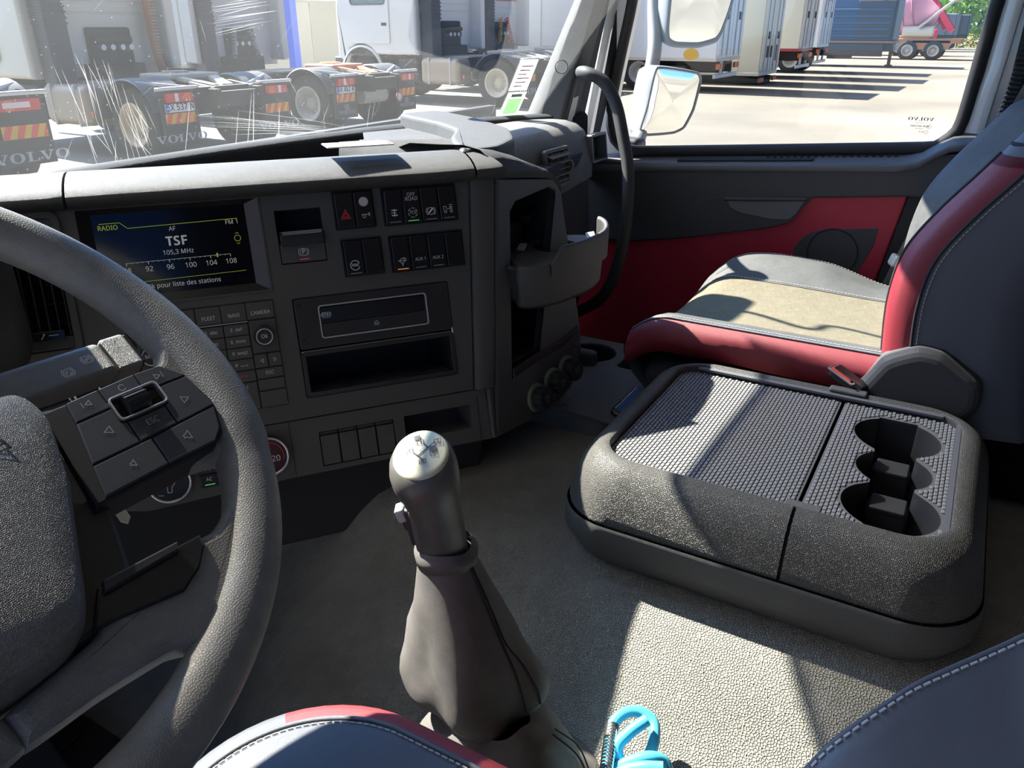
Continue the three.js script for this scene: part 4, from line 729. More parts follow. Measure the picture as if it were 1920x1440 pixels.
// ---------------------------------------------------------------- gear lever
{
  const g = thing('gear_lever', 'gear lever with cream-topped knob and slack dark leather boot', 'gear lever');
  const A = V(0.4438, -0.4075, -0.3215), B = V(0.4318, -0.3026, -0.328), ax = B.clone().sub(A).normalize(), rgt = V(0.5, 0, 0.866), ex = rgt.clone().addScaledVector(ax, -rgt.dot(ax)).normalize(), ez = ex.clone().cross(ax);
  const KM = basis(ex, ax, ez, A), kn = (q) => { q = join(q); q.applyMatrix4(KM); return q; };
  const ring = (y, rx, rz, dx = 0, lean = 0, n = 36) => Array.from({ length: n }, (_, i) => { const a = -(i / n) * 2 * Math.PI; return [dx + rx * Math.cos(a), y - lean * rz * Math.sin(a) * -1 * -1, rz * Math.sin(a)]; });
  const body = [ring(-0.02, 0.0195, 0.0195), ring(0.0, 0.0202, 0.0202), ring(0.02, 0.0203, 0.0205), ring(0.04, 0.0206, 0.021), ring(0.056, 0.0222, 0.0228, -0.001, 0.05), ring(0.069, 0.0252, 0.0262, -0.0025, 0.12), ring(0.08, 0.0272, 0.0284, -0.0035, 0.2), ring(0.0895, 0.0275, 0.0288, -0.004, 0.26), ring(0.0965, 0.0262, 0.0275, -0.004, 0.29), ring(0.1005, 0.0238, 0.025, -0.004, 0.3), ring(0.1018, 0.0222, 0.0234, -0.004, 0.3)];
  mk('knob', kn([grid(body, true)]), M.knob, g).material = std([0.11, 0.104, 0.095], 0.42, { map: dustB });
  mk('shift_plate', kn([grid([ring(0.1012, 0.0226, 0.0238, -0.004, 0.3), ring(0.1034, 0.0219, 0.0231, -0.004, 0.3), ring(0.1049, 0.019, 0.02, -0.004, 0.3), ring(0.106, 0.011, 0.0116, -0.004, 0.3), ring(0.1064, 0.0003, 0.0003, -0.004, 0.3)], true)]), M.knobCap, g);
  const Q = (a) => { const q = join(a); q.scale(0.92, 0.92, 1); q.rotateX(-Math.PI / 2); q.rotateY(0.15); q.rotateX(Math.atan(0.3)); q.translate(-0.004, 0.1069, 0); return kn(q); };
  const rb = (x, y, c) => [...frameFlat(x, y, 0.0056, 0.005), txt(c, 0.0028, x, y, 0, 'bold')];
  function frameFlat(x, y, w, h) { return stroke([[x - w / 2, y - h / 2], [x + w / 2, y - h / 2], [x + w / 2, y + h / 2], [x - w / 2, y + h / 2]], 0.0006, 0, true); }
  mk('shift_pattern', Q([...rb(0.001, -0.013, 'R'), ...rb(-0.009, 0.002, 'C'), ...rb(0.011, -0.006, '2'), ...rb(0.001, 0.009, '1'), ...rb(0.016, 0.006, '3'), new THREE.PlaneGeometry(0.0056, 0.005).translate(0.011, -0.0005, 0), new THREE.PlaneGeometry(0.0056, 0.005).translate(-0.001, 0.0145, 0), ...stroke([[0.001, -0.0105], [-0.006, -0.001]], 0.0011, 0), ...stroke([[-0.0025, -0.006], [0.007, 0.001], [0.004, 0.0065]], 0.0011, 0), ...stroke([[0.007, 0.001], [0.0135, 0.006]], 0.0011, 0)]), M.black, g);
  const sw = mk('range_switch', kn([tr(rbox(0.012, 0.02, 0.012, 0.003), -0.0225, 0.046, 0.004, 0, 0, 0.1), tr(rbox(0.011, 0.02, 0.01, 0.002), -0.0195, 0.03, 0.005, 0, 0, 0.05)]), M.black, g);
  mk('switch_frame', kn([tr(rbox(0.008, 0.044, 0.016, 0.003), -0.017, 0.036, 0.005, 0, 0, 0.02)]), M.boot, sw);
  mk('switch_cap', kn([tr(rbox(0.008, 0.013, 0.0125, 0.002), -0.028, 0.051, 0.004, 0, 0, 0.2)]), M.greyMetal, sw);
  // boot: slack leather sleeve
  const T = V(0.4435, -0.401, -0.3212), E = V(0.433, -0.543, -0.283), n = 60, rings = [];
  const prof = [[0, 0.0212], [0.012, 0.0235], [0.03, 0.0248], [0.05, 0.0245], [0.09, 0.026], [0.2, 0.031], [0.34, 0.0375], [0.5, 0.044], [0.62, 0.0485], [0.72, 0.052], [0.8, 0.0545], [0.87, 0.0555], [0.92, 0.053], [0.955, 0.046], [0.975, 0.04]];
  prof.forEach(([t, r], k) => {
    const c = T.clone().lerp(E, t); rings.push(Array.from({ length: n }, (_, i) => {
      const a = -(i / n) * 2 * Math.PI, sq = 1 + 0.09 * Math.cos(4 * (a + 0.5)) * sm(0.15, 0.7, t), fold = 1 + (0.06 * Math.sin(a * 2 + 1.1 + t * 5) + 0.035 * Math.sin(a * 5 + t * 9) + 0.02 * Math.sin(a * 9 - t * 14)) * sm(0.12, 0.6, t) + 0.05 * Math.exp(-((t - 0.5) ** 2) / 0.01) * Math.sin(a * 3 + 0.6) ;
      return [c.x + r * sq * fold * Math.cos(a), c.y + 0.006 * Math.sin(a * 2 + 0.3) * sm(0.5, 0.9, t), c.z + r * sq * fold * Math.sin(a) * 1.02];
    }));
  });
  mk('boot', grid(rings, true), M.boot, g);
  mk('boot_cuff', grid([0.0, 0.014, 0.022, 0.016, 0.004].map((d, k) => rings[1].map((p) => { const c = T.clone().lerp(E, 0.02 + d), rr2 = [0.0215, 0.0255, 0.0258, 0.0272, 0.022][k], a = Math.atan2(p[2] - T.z, p[0] - T.x); return [c.x + rr2 * Math.cos(a), c.y + [0.008, 0.004, -0.003, 0.006, 0.011][k] + 0.0015 * Math.sin(a * 3), c.z + rr2 * Math.sin(a)]; })), true), M.boot, g);
  const seam = (a0, da) => Array.from({ length: 9 }, (_, k) => { const ri = rings[3 + k], i = ((Math.round(((a0 + da * k) / 360) * n)) % n + n) % n; const c = T.clone().lerp(E, prof[3 + k][0]); return V(c.x + (ri[i][0] - c.x) * 1.012, ri[i][1], c.z + (ri[i][2] - c.z) * 1.012); });
  mk('seam', [tube(seam(262, 0.6), 0.0009, 60, 5), tube(seam(270, 0.6), 0.0007, 60, 5), tube(seam(90, 0), 0.0009, 60, 5)], M.threadDark, g);
  // lower skirt lying on the tunnel
  const sk = [], skY = (k, x, z) => [-0.53, -0.542, -0.572, tunnel(x, z) + 0.022, tunnel(x, z) + 0.008, tunnel(x, z) - 0.002][k];
  [0.035, 0.056, 0.078, 0.1, 0.112, 0.122].forEach((r, k) => sk.push(Array.from({ length: 64 }, (_, i) => {
    const a = -(i / 64) * 2 * Math.PI, f = 1 + 0.05 * Math.sin(a * 3 + 1) + 0.03 * Math.sin(a * 6 + k), x = 0.42 + r * f * Math.cos(a) * 0.8, z = -0.262 + r * f * Math.sin(a) * (Math.sin(a) > 0 ? 1.0 : 0.85);
    return [x, skY(k, x, z) + 0.004 * Math.sin(a * 4 + k) * (k < 4 ? 1 : 0), z];
  })));
  mk('lower_skirt', grid(sk, true), M.boot, g);
  for (const d of [0, 4]) mk('skirt_seam', tube([1, 2, 3, 4].map((k) => { const q = sk[k][((48 + d * 0.5 + k * 2) | 0) % 64]; return V(q[0] + 0.001, q[1] + 0.0015, q[2] + 0.001); }), 0.0008, 40, 5), M.threadDark, g);
}
// ---------------------------------------------------------------- console between the seats
{
  const c = thing('centre_console', 'low grained grey console box with tray mat and three joined cup holders', 'console');
  const cx = 0.832, cz = -0.12, HX = 0.187, HZ = 0.211, seg = 10;
  const lay = [[0.03, -0.553, 0.05], [0.012, -0.53, 0.06], [0.0, -0.508, 0.066], [0.0, -0.487, 0.066], [0.0015, -0.4815, 0.066]];
  const skin = [[0.004, -0.4805, 0.066], [0.0035, -0.477, 0.066], [0.006, -0.463, 0.066], [0.0095, -0.448, 0.066], [0.0135, -0.436, 0.066], [0.0195, -0.4265, 0.064], [0.027, -0.4195, 0.06], [0.0345, -0.4168, 0.052], [0.0405, -0.4172, 0.044], [0.0425, -0.4195, 0.036]];
  const R2 = ([i, y, r]) => ringXZ(cx, cz, HX - i, HZ - i, r, y, seg);
  mk('base', grid(lay.map(R2), true), M.consoleBase, c);
  // skin in a front and a rear half with an open joint between them
  const zs = -0.082, half = (front) => {
    const rows = skin.map((s) => {
      const pts = R2(s), n = pts.length, keep = [];
      const inside = (p) => (front ? p[2] < zs - 0.0016 : p[2] > zs + 0.0016), z0 = front ? zs - 0.0016 : zs + 0.0016;
      let start = 0; while (!(inside(pts[(start + 1) % n]) && !inside(pts[start]))) start++;
      for (let k = 0; k <= n; k++) { const a = pts[(start + k) % n], b = pts[(start + k + 1) % n]; if (!inside(a) && inside(b)) keep.push([lerp(a[0], b[0], (z0 - a[2]) / (b[2] - a[2])), a[1], z0]); if (inside(b)) keep.push(b); if (inside(a) && !inside(b)) { keep.push([lerp(a[0], b[0], (z0 - a[2]) / (b[2] - a[2])), a[1], z0]); break; } }
      return keep;
    });
    return grid(rows);
  };
  mk('front_cover', half(true), M.consoleHide, c);
  mk('rear_cover', half(false), M.consoleHide, c);
  for (const k of [-1, 1]) mk('joint_liner', grid([skin.map(([i, y]) => [cx + k * (HX - i - 0.004), y - 0.002, zs - 0.004]), skin.map(([i, y]) => [cx + k * (HX - i - 0.004), y - 0.002, zs + 0.004])]), M.deep, c);
  const x0 = cx - HX + 0.0425, x1 = cx + HX - 0.0425, z0 = cz - HZ + 0.0425, z1 = cz + HZ - 0.0425, yf = -0.4265;
  const y0 = yf;
  const innerRing = (i, y) => ringXZ(cx, cz, HX - i, HZ - i, 0.036, y, seg);
  mk('tray_wall', grid([innerRing(0.0425, -0.4193), innerRing(0.0435, -0.4225), innerRing(0.044, -0.4275)], true), M.black, c);
  mk('rim_strip', [bar([x1 - 0.004, -0.4205, z0 + 0.02], [x1 - 0.004, -0.4205, z1 - 0.02], 0.008, 0.003), bar([x0 + 0.02, -0.4205, z1 - 0.003], [x1 - 0.02, -0.4205, z1 - 0.003], 0.005, 0.003)], M.ledge, c);
  const flat = (shape, yTop, t) => ext(shape, -t, 0).rotateX(-Math.PI / 2).translate(0, yTop, 0); // shape in (x, -z)
  mk('front_mat', flat(rrect(x0, -(zs - 0.002), x1, -z0, 0.006), yf, 0.004), M.matGround, c);
  const rear = rrect(x0, -z1, x1, -(zs + 0.002), 0.006);
  const cups = [[0.742, -0.004, 0.045], [0.822, -0.008, 0.0375], [0.903, -0.014, 0.0455]];
  const hw = (x, s) => { let w = 0.021; let zc = lerp(-0.004, -0.014, (x - 0.742) / 0.161); for (const [a, b, r] of cups) if (Math.abs(x - a) < r) w = Math.max(w, Math.sqrt(r * r - (x - a) ** 2)); return zc + s * w; };
  const xa = cups[0][0] - cups[0][2] + 0.0004, xb = cups[2][0] + cups[2][2] - 0.0004, outline = [];
  for (let i = 0; i <= 60; i++) { const x = xa + (xb - xa) * (0.5 - 0.5 * Math.cos(Math.PI * i / 60)); outline.push([x, i === 0 || i === 60 ? lerp(-0.004, -0.014, i / 60) + 0.004 : hw(x, 1)]); }
  for (let i = 60; i >= 0; i--) { const x = xa + (xb - xa) * (0.5 - 0.5 * Math.cos(Math.PI * i / 60)); outline.push([x, i === 0 || i === 60 ? lerp(-0.004, -0.014, i / 60) - 0.004 : hw(x, -1)]); }
  rear.holes.push(new THREE.Path(outline.map(([a, b]) => new THREE.Vector2(a, -b))));
  mk('rear_mat', flat(rear, yf, 0.004), M.matGround, c);
  const cxm = 0.822, czm = -0.009, sh = (k, y) => outline.map(([a, b]) => [cxm + (a - cxm) * (1 - (1 - k) * 0.4), y, czm + (b - czm) * k]);
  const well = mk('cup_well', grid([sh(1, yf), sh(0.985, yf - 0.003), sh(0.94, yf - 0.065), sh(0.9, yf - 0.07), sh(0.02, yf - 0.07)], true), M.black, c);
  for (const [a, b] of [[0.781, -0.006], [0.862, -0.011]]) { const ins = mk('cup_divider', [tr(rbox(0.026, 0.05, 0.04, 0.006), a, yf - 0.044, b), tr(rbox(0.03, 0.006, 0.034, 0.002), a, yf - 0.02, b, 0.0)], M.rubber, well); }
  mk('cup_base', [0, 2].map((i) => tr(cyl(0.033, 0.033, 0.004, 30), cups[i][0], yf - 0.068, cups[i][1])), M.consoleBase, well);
  // raised pips of the mat
  const pip = new RoundedBoxGeometry(0.0066, 0.0018, 0.0036, 1, 0.0008), spots = [];
  const insideCup = (x, z) => x > xa - 0.003 && x < xb + 0.003 && z < hw(clamp(x, xa, xb), 1) + 0.003 && z > hw(clamp(x, xa, xb), -1) - 0.003 || cups.some(([a, b, r]) => Math.hypot(x - a, z - b) < r + 0.003);
  for (let j = 0; ; j++) { const z = z0 + 0.004 + j * 0.00435; if (z > z1 - 0.004) break; if (Math.abs(z - zs) < 0.004) continue; for (let i = 0; ; i++) { const x = x0 + 0.006 + (i + (j % 2) * 0.5) * 0.0078; if (x > x1 - 0.01) break; if (!insideCup(x, z)) spots.push([x, z]); } }
  const im = new THREE.InstancedMesh(pip, M.mat, spots.length), mm = new THREE.Matrix4();
  spots.forEach(([x, z], i) => im.setMatrixAt(i, mm.makeTranslation(x, yf + 0.0006, z)));
  im.name = 'mat_pips'; im.userData.kind = 'stuff'; im.castShadow = im.receiveShadow = true; c.add(im);
  mk('latch_tab', tr(rbox(0.012, 0.004, 0.034, 0.0018), x0 + 0.002, -0.4185, zs + 0.006), M.consoleBase, c);
  const hg = mk('hinge_plate', tr(rbox(0.014, 0.006, 0.045, 0.003), x1 + 0.006, -0.4165, zs + 0.002), M.consoleBase, c);
  mk('rivet', tr(cyl(0.002, 0.002, 0.001, 14), x1 + 0.006, -0.4132, zs + 0.012), M.black, hg);
  mk('opening_handle', tr(rbox(0.085, 0.012, 0.02, 0.005), 0.885, -0.452, cz - HZ - 0.001, 0.3), M.gloss, c);
  mk('foot', tr(rbox(0.05, 0.03, 0.05, 0.01), 0.69, -0.555, 0.03), M.deep, c);
}
{ // black cup tray on the floor in front of the console
  const t = thing('floor_cup_tray', 'black moulded cup tray on the tunnel in front of the console', 'cup holder');
  const sh = rrect(0.92, 0.37, 1.2, 0.6, 0.03); sh.holes.push(new THREE.Path().absarc(1.135, 0.5, 0.042, 0, 2 * Math.PI), rrect(1.1, 0.395, 1.185, 0.44, 0.012));
  mk('top_plate', ext(sh, 0, 0.01, 0.003).rotateX(-Math.PI / 2).translate(0, -0.512, 0), M.consoleBase, t);
  mk('cup_well', [tr(new THREE.CylinderGeometry(0.042, 0.036, 0.05, 36, 1, true), 1.135, -0.53, -0.5), tr(new THREE.CircleGeometry(0.037, 30), 1.135, -0.553, -0.5, -Math.PI / 2)], M.black, t);
  mk('pocket', [grid([[[1.1, -0.505, -0.395], [1.185, -0.505, -0.395], [1.185, -0.505, -0.44], [1.1, -0.505, -0.44]], [[1.103, -0.54, -0.398], [1.182, -0.54, -0.398], [1.182, -0.54, -0.437], [1.103, -0.54, -0.437]], [[1.14, -0.54, -0.417], [1.141, -0.54, -0.417], [1.141, -0.54, -0.418], [1.14, -0.54, -0.418]]], true)], M.black, t);
  mk('skirt', grid([ringXZ(1.06, -0.485, 0.14, 0.115, 0.03, -0.505), ringXZ(1.06, -0.485, 0.145, 0.12, 0.03, -0.56)], true), M.consoleBase, t);
  mk('front_flap', tr(rbox(0.15, 0.008, 0.1, 0.004), 0.99, -0.505, -0.4, 0.06), M.consoleBase, t);
  mk('cup_clip', tr(rbox(0.02, 0.03, 0.035, 0.008), 1.09, -0.495, -0.488), M.consoleBase, t);
}
// ---------------------------------------------------------------- cup holder folded out of the pod
{
  const h = sub('cup_holder', dash); h.userData.label = 'fold-out black double cup holder';
  const out = soft([[0.875, 0.512], [0.828, 0.478], [0.813, 0.458], [0.832, 0.436], [0.87, 0.421], [0.92, 0.413], [0.965, 0.415], [0.992, 0.428], [1.0, 0.452], [0.985, 0.48], [0.95, 0.505]], 90, 0.4);
  const top = poly(out); top.holes.push(new THREE.Path().absarc(0.843, 0.472, 0.0315, 0, 2 * Math.PI), new THREE.Path().absarc(0.925, 0.464, 0.0335, 0, 2 * Math.PI));
  mk('deck', ext(top, 0, 0.005, 0.0015).rotateX(-Math.PI / 2).translate(0, -0.272, 0), M.panel, h);
  const rg = (k, y) => out.map(([a, b]) => [0.89 + (a - 0.89) * k, y, -(0.465 + (b - 0.465) * k)]);
  mk('shell', [grid([rg(1.0, -0.268), rg(1.012, -0.275), rg(1.0, -0.29), rg(0.985, -0.292), rg(0.96, -0.318), rg(0.9, -0.324), rg(0.02, -0.324)], true)], M.panel, h);
  for (const [x, z, r] of [[0.843, -0.472, 0.0315], [0.925, -0.464, 0.0335]]) mk('cup_well', [tr(new THREE.CylinderGeometry(r, r * 0.9, 0.045, 36, 1, true), x, -0.29, z), tr(new THREE.CircleGeometry(r * 0.92, 30), x, -0.311, z, -Math.PI / 2)], M.deep, h);
  // upstanding front guard
  const gl = [[0.842, 0.432], [0.87, 0.4195], [0.92, 0.411], [0.966, 0.4125], [0.99, 0.424], [1.0, 0.438]], gp = new THREE.CatmullRomCurve3(gl.map(([a, b]) => V(a, 0, -b))).getPoints(30), hgt = (t) => 0.003 + 0.02 * sm(0.0, 0.14, t) + 0.008 * sm(0.4, 1, t);
  const gr = gp.map((p, i) => { const t = i / 30, q = gp[Math.min(30, i + 1)].clone().sub(gp[Math.max(0, i - 1)]).normalize(), n = V(-q.z, 0, q.x), y = -0.27 + hgt(t); const w = 0.0028; return [p.clone().addScaledVector(n, w).setY(-0.285), p.clone().addScaledVector(n, w * 1.3).setY(y - 0.004), p.clone().addScaledVector(n, w * 0.6).setY(y), p.clone().addScaledVector(n, -w * 0.6).setY(y), p.clone().addScaledVector(n, -w * 1.3).setY(y - 0.004), p.clone().addScaledVector(n, -w).setY(-0.285)]; });
  mk('guard', grid(gr), M.panel, h);
  mk('spring_finger', [tr(rbox(0.02, 0.003, 0.012, 0.001), 0.962, -0.258, -0.432, 0, 0.6, 0.3), tr(rbox(0.014, 0.004, 0.01, 0.001), 0.878, -0.262, -0.492, 0, 0.2, 0.3)], M.greyMetal, h);
  mk('back_bracket', tr(rbox(0.04, 0.035, 0.03, 0.006), 0.885, -0.252, -0.52), M.black, h);
  mk('back_bracket', tr(rbox(0.03, 0.012, 0.02, 0.004), 0.93, -0.232, -0.512, 0, 0, 0.3), M.black, h);
  h.scale.setScalar(1.045);
}
{ // card and leaflet on the dashboard
  const c = thing('printed_card', 'white printed card with red corners lying on the dashboard top', 'card');
  const f = (g) => { g = join(g); g.rotateX(-Math.PI / 2); g.rotateY(-0.63); return g.scale(0.8, 1, 0.8).translate(0.752, -0.129, -0.648); };
  mk('sheet', f(ext(rrect(-0.05, -0.024, 0.05, 0.024, 0.003), 0, 0.0015, 0.0004)), std([0.5, 0.48, 0.46], 0.6), c);
  mk('red_print', f([box(0.02, 0.006, 0.0002, -0.036, 0.016, 0.0017), box(0.03, 0.004, 0.0002, 0.03, -0.017, 0.0017), txt('SERVICE', 0.006, -0.008, 0.002, 0.0018, 'bold'), box(0.004, 0.04, 0.0002, 0.045, 0, 0.0017)]), std([0.5, 0.05, 0.06], 0.6), c);
}
{ // paper slips behind the glass at the foot of the right pillar
  const onG = (t, y, o) => { const p = wsPoint(t, y); return p.addScaledVector(V(-0.35, 0.2, 0.9).normalize(), o); };
  const slip = (name, label, t0, t1, y0, y1, mat, marks) => {
    const s = thing(name, label, 'sticker');
    const rows = [0, 0.5, 1].map((k) => [0, 0.5, 1].map((j) => onG(lerp(t0, t1, j) + 0.006 * k, lerp(y0, y1, k), 0.002)));
    mk('sheet', grid(rows), mat, s);
    for (const [a0, a1, b0, b1, m] of marks) mk('print', grid([0, 1].map((k) => [0, 1].map((j) => onG(lerp(t0, t1, lerp(a0, a1, j)) + 0.006 * lerp(b0, b1, k), lerp(y0, y1, lerp(b0, b1, k)), 0.003)))), m, s);
  };
  const pinkInk = std([0.42, 0.26, 0.28], 0.7);
  slip('insurance_slip', 'green slip in a white border standing at the foot of the windscreen', 0.857, 0.884, -0.157, -0.115, std([0.8, 0.82, 0.68], 1, { transmission: 0.5, thickness: 0 }), [[0.12, 0.88, 0.05, 0.72, std([0.3, 0.62, 0.28], 1, { transmission: 0.5, thickness: 0 })], [0.2, 0.8, 0.78, 0.92, std([0.35, 0.42, 0.45], 0.7)]]);
  slip('inspection_slip', 'pale pink printed slip above the green one on the windscreen', 0.862, 0.889, -0.112, -0.057, std([0.85, 0.74, 0.76], 1, { transmission: 0.5, thickness: 0 }), Array.from({ length: 6 }, (_, i) => [0.15, 0.6 + 0.25 * ((i * 7) % 3) / 2, 0.12 + i * 0.13, 0.16 + i * 0.13, pinkInk]));
}
{ // grab handle beside the pillar
  const g = thing('grab_handle', 'black curved grab handle beside the passenger door pillar', 'handle');
  mk('grip', tube([[1.53, -0.083, -0.715], [1.46, -0.079, -0.69], [1.43, -0.079, -0.662], [1.43, -0.092, -0.631], [1.427, -0.126, -0.604], [1.409, -0.188, -0.576], [1.393, -0.242, -0.556], [1.372, -0.314, -0.545], [1.36, -0.4, -0.55], [1.36, -0.48, -0.58], [1.37, -0.54, -0.66]], 0.0115, 80, 14), M.rubber, g);
}
// ---------------------------------------------------------------- seats
const stitchLine = (pts, pitch, len, r, lift = V(0, 0, 0)) => {
  const c = new THREE.CatmullRomCurve3(pts.map((p) => V(...p).add(lift))), L = c.getLength(), n = Math.floor(L / pitch), out = [];
  for (let i = 0; i < n; i++) { const a = c.getPointAt((i + 0.15) / n), b = c.getPointAt(Math.min(1, (i + 0.15 + len / pitch) / n)); out.push(rod(a.toArray(), b.toArray(), r, 5)); }
  return out;
};
const passengerSeat = thing('passenger_seat', 'passenger seat with red bolsters, dark leather sides and pale cloth centre', 'seat');
{
  const s = passengerSeat; 
  const cs = new THREE.CatmullRomCurve3([[1.018, -0.41], [1.022, -0.392], [1.038, -0.3815], [1.07, -0.384], [1.105, -0.4], [1.2, -0.41], [1.3, -0.4145], [1.37, -0.411], [1.42, -0.398], [1.46, -0.392], [1.495, -0.405], [1.51, -0.44]].map(([a, b]) => V(a, b, 0)));
  const cross = (x) => { let lo = 0, hi = 1; for (let k = 0; k < 30; k++) { const m = (lo + hi) / 2; if (cs.getPoint(m).x < x) lo = m; else hi = m; } return cs.getPoint(lo).y; };
  const surf = (x, z) => { let y = cross(x); const far = sm(1.36, 1.46, x); y += far * (0.012 * Math.exp(-((z + 0.27) ** 2) / 0.012) - 0.022 * sm(-0.2, -0.07, z) - 0.012 * sm(-0.3, -0.42, z)); const f = clamp((-0.335 - z) / 0.06); y -= 0.03 * f * f; y += 0.004 * Math.sin(z * 16 + x * 9) * sm(1.1, 1.2, x) * (1 - sm(1.34, 1.4, x)); return y; };
  const patch = (x0, x1, z0, z1, nx = 12, nz = 28) => grid(Array.from({ length: nz + 1 }, (_, i) => Array.from({ length: nx + 1 }, (_, j) => { const x = lerp(x0, x1, j / nx), z = lerp(z0, z1, i / nz), e = 0.012 * sm(1.3, 1.5, x); return [x, surf(x, z), z - e * 0]; })));
  const zf = -0.395;
  mk('cushion_insert', patch(1.105, 1.372, zf, 0.02, 20, 36), M.seatFabric, s);
  mk('near_bolster', patch(1.037, 1.103, zf, 0.02), M.seatNavy, s).material = M.seatGrey;
  mk('far_bolster', patch(1.374, 1.508, zf, 0.02), M.seatGrey, s);
  mk('side_panel', grid(Array.from({ length: 25 }, (_, i) => { const z = lerp(zf, 0.0, i / 24), wv = 0.003 * Math.sin(z * 24); return [[1.036, surf(1.038, z) + 0.0005, z], [1.026, surf(1.03, z) - 0.004, z], [1.0195, surf(1.03, z) - 0.014, z], [1.0185 + wv, surf(1.03, z) - 0.026, z], [1.022 - wv, surf(1.03, z) - 0.04 - 0.006 * sm(-0.3, -0.1, z), z], [1.034, surf(1.03, z) - 0.048, z]]; })), M.red, s);
  mk('cushion_front', grid([0, 1, 2, 3, 4].map((k) => Array.from({ length: 30 }, (_, j) => { const x = lerp(1.03, 1.508, j / 29); return [x, surf(x, zf) - [0, 0.012, 0.03, 0.06, 0.1][k], zf - [0, 0.006, 0.006, -0.01, -0.05][k]]; }))), M.seatNavy, s);
  mk('cushion_base', rbox(0.46, 0.1, 0.38, 0.03, 1.27, -0.51, -0.19), M.trimDark, s);
  mk('pedestal', [rbox(0.4, 0.36, 0.3, 0.02, 1.28, -0.74, -0.16)], M.deep, s);
  mk('piping', [tube(Array.from({ length: 16 }, (_, i) => { const z = lerp(zf + 0.004, -0.02, i / 15); return V(1.0365, surf(1.037, z) + 0.001, z); }), 0.0022, 60, 6), tube(Array.from({ length: 16 }, (_, i) => { const z = lerp(zf + 0.004, -0.02, i / 15); return V(1.104, surf(1.104, z) + 0.0005, z); }), 0.0015, 60, 6)], M.seatNavy, s);
  mk('stitching', [...stitchLine(Array.from({ length: 16 }, (_, i) => { const z = lerp(-0.385, -0.04, i / 15); return [1.0435, surf(1.0435, z) + 0.0008, z]; }), 0.005, 0.0034, 0.0006), ...stitchLine(Array.from({ length: 16 }, (_, i) => { const z = lerp(-0.385, -0.04, i / 15); return [1.379, surf(1.379, z) + 0.0008, z]; }), 0.006, 0.004, 0.0006), ...stitchLine(Array.from({ length: 16 }, (_, i) => { const z = lerp(-0.388, -0.05, i / 15); return [1.472, surf(1.472, z) + 0.0008, z]; }), 0.006, 0.004, 0.0006)], M.thread, s);
  // backrest
  const zc = new THREE.CatmullRomCurve3([[-0.47, -0.03], [-0.42, -0.048], [-0.36, -0.0575], [-0.3, -0.0605], [-0.25, -0.053], [-0.2, -0.027], [-0.15, 0.008], [-0.1, 0.043], [0.0, 0.11], [0.12, 0.185]].map(([y, z]) => V(0, y, z)));
  const zb0 = (y) => { let lo = 0, hi = 1; for (let k = 0; k < 30; k++) { const m = (lo + hi) / 2; if (zc.getPoint(m).y < y) lo = m; else hi = m; } return zc.getPoint(lo).z; };
  const zb = (y) => zb0(y) + 0.05 * sm(-0.115, -0.075, y) ** 2;
  const ys = Array.from({ length: 37 }, (_, i) => lerp(-0.46, -0.075, i / 36)), wide = (y) => 1 - 0.1 * sm(-0.16, -0.075, y);
    const X = (x, y) => 1.268 + (x - 1.268) * wide(y);
  const lower = (y) => 0.004 + 0.012 * sm(-0.2, -0.4, y);
  const bolster = (far) => (t) => 0; // profile spacing helper
  const secFront = (y) => { const z = zb(y), o = []; for (let j = 0; j <= 26; j++) { const x = lerp(1.06, 1.512, j / 26), far = clamp((1.512 - x) / 0.03), near = (x - 1.06) / 0.2; o.push([X(x, y), y, z + 0.042 * sm(0, 0.75, near) * (1 - sm(1.36, 1.47, x)) - 0.012 * sm(1.38, 1.46, x) + 0.03 * (1 - Math.sqrt(1 - (1 - far) ** 2)) - 0.01 * sm(1.4, 1.47, x) * sm(-0.25, -0.4, y)]); } return o; };
  mk('backrest_front', grid(ys.map(secFront)), M.seatGrey, s);
  const secRed = (y) => { const z = zb(y), w = lower(y); return [[X(1.058, y), y, z - 0.0005], [X(1.046, y), y, z - 0.0005], [X(1.033, y), y, z + 0.004], [X(1.024, y), y, z + 0.0125], [X(1.0205, y), y, z + 0.025], [X(1.0195, y), y, z + 0.034 + w * 0.2]]; };
  const yR = ys.filter((y) => y < -0.118);
  mk('backrest_bolster', grid(yR.map(secRed)), M.red, s);
  mk('backrest_shoulder', grid(ys.filter((y) => y > -0.14).map(secRed)), M.seatNavy, s);
  const secSide = (y) => { const z = zb(y); return [[X(1.0195, y), y, z + 0.035], [X(1.019, y), y, z + 0.06], [X(1.022, y), y, z + 0.11], [X(1.03, y), y, z + 0.15], [X(1.06, y), y, z + 0.165]]; };
  mk('backrest_side', grid(ys.map(secSide)), M.seatNavy, s);
  mk('backrest_rear', grid(ys.map((y) => [[X(1.06, y), y, zb(y) + 0.165], [X(1.25, y), y, zb(y) + 0.175], [X(1.47, y), y, zb(y) + 0.165], [X(1.512, y), y, zb(y) + 0.12], [X(1.514, y), y, zb(y) + 0.03]])), M.trimDark, s);
  mk('backrest_piping', [tube(yR.map((y) => V(X(1.0585, y), y, zb(y) - 0.0015)), 0.0022, 70, 6), tube(yR.map((y) => V(X(1.0185, y), y, zb(y) + 0.0345)), 0.002, 70, 6), tube([V(X(1.0585, -0.118), -0.118, zb(-0.118) - 0.001), V(X(1.035, -0.117), -0.117, zb(-0.118) + 0.002), V(X(1.019, -0.118), -0.118, zb(-0.118) + 0.034)], 0.002, 20, 6)], M.threadDark, s);
  mk('backrest_stitching', [...stitchLine(yR.map((y) => [X(1.0175, y), y, zb(y) + 0.0405]), 0.0052, 0.0036, 0.00065), ...stitchLine(ys.filter((y) => y < -0.1).map((y) => [X(1.497, y), y, zb(y) - 0.006]), 0.006, 0.004, 0.0006)], M.thread, s);
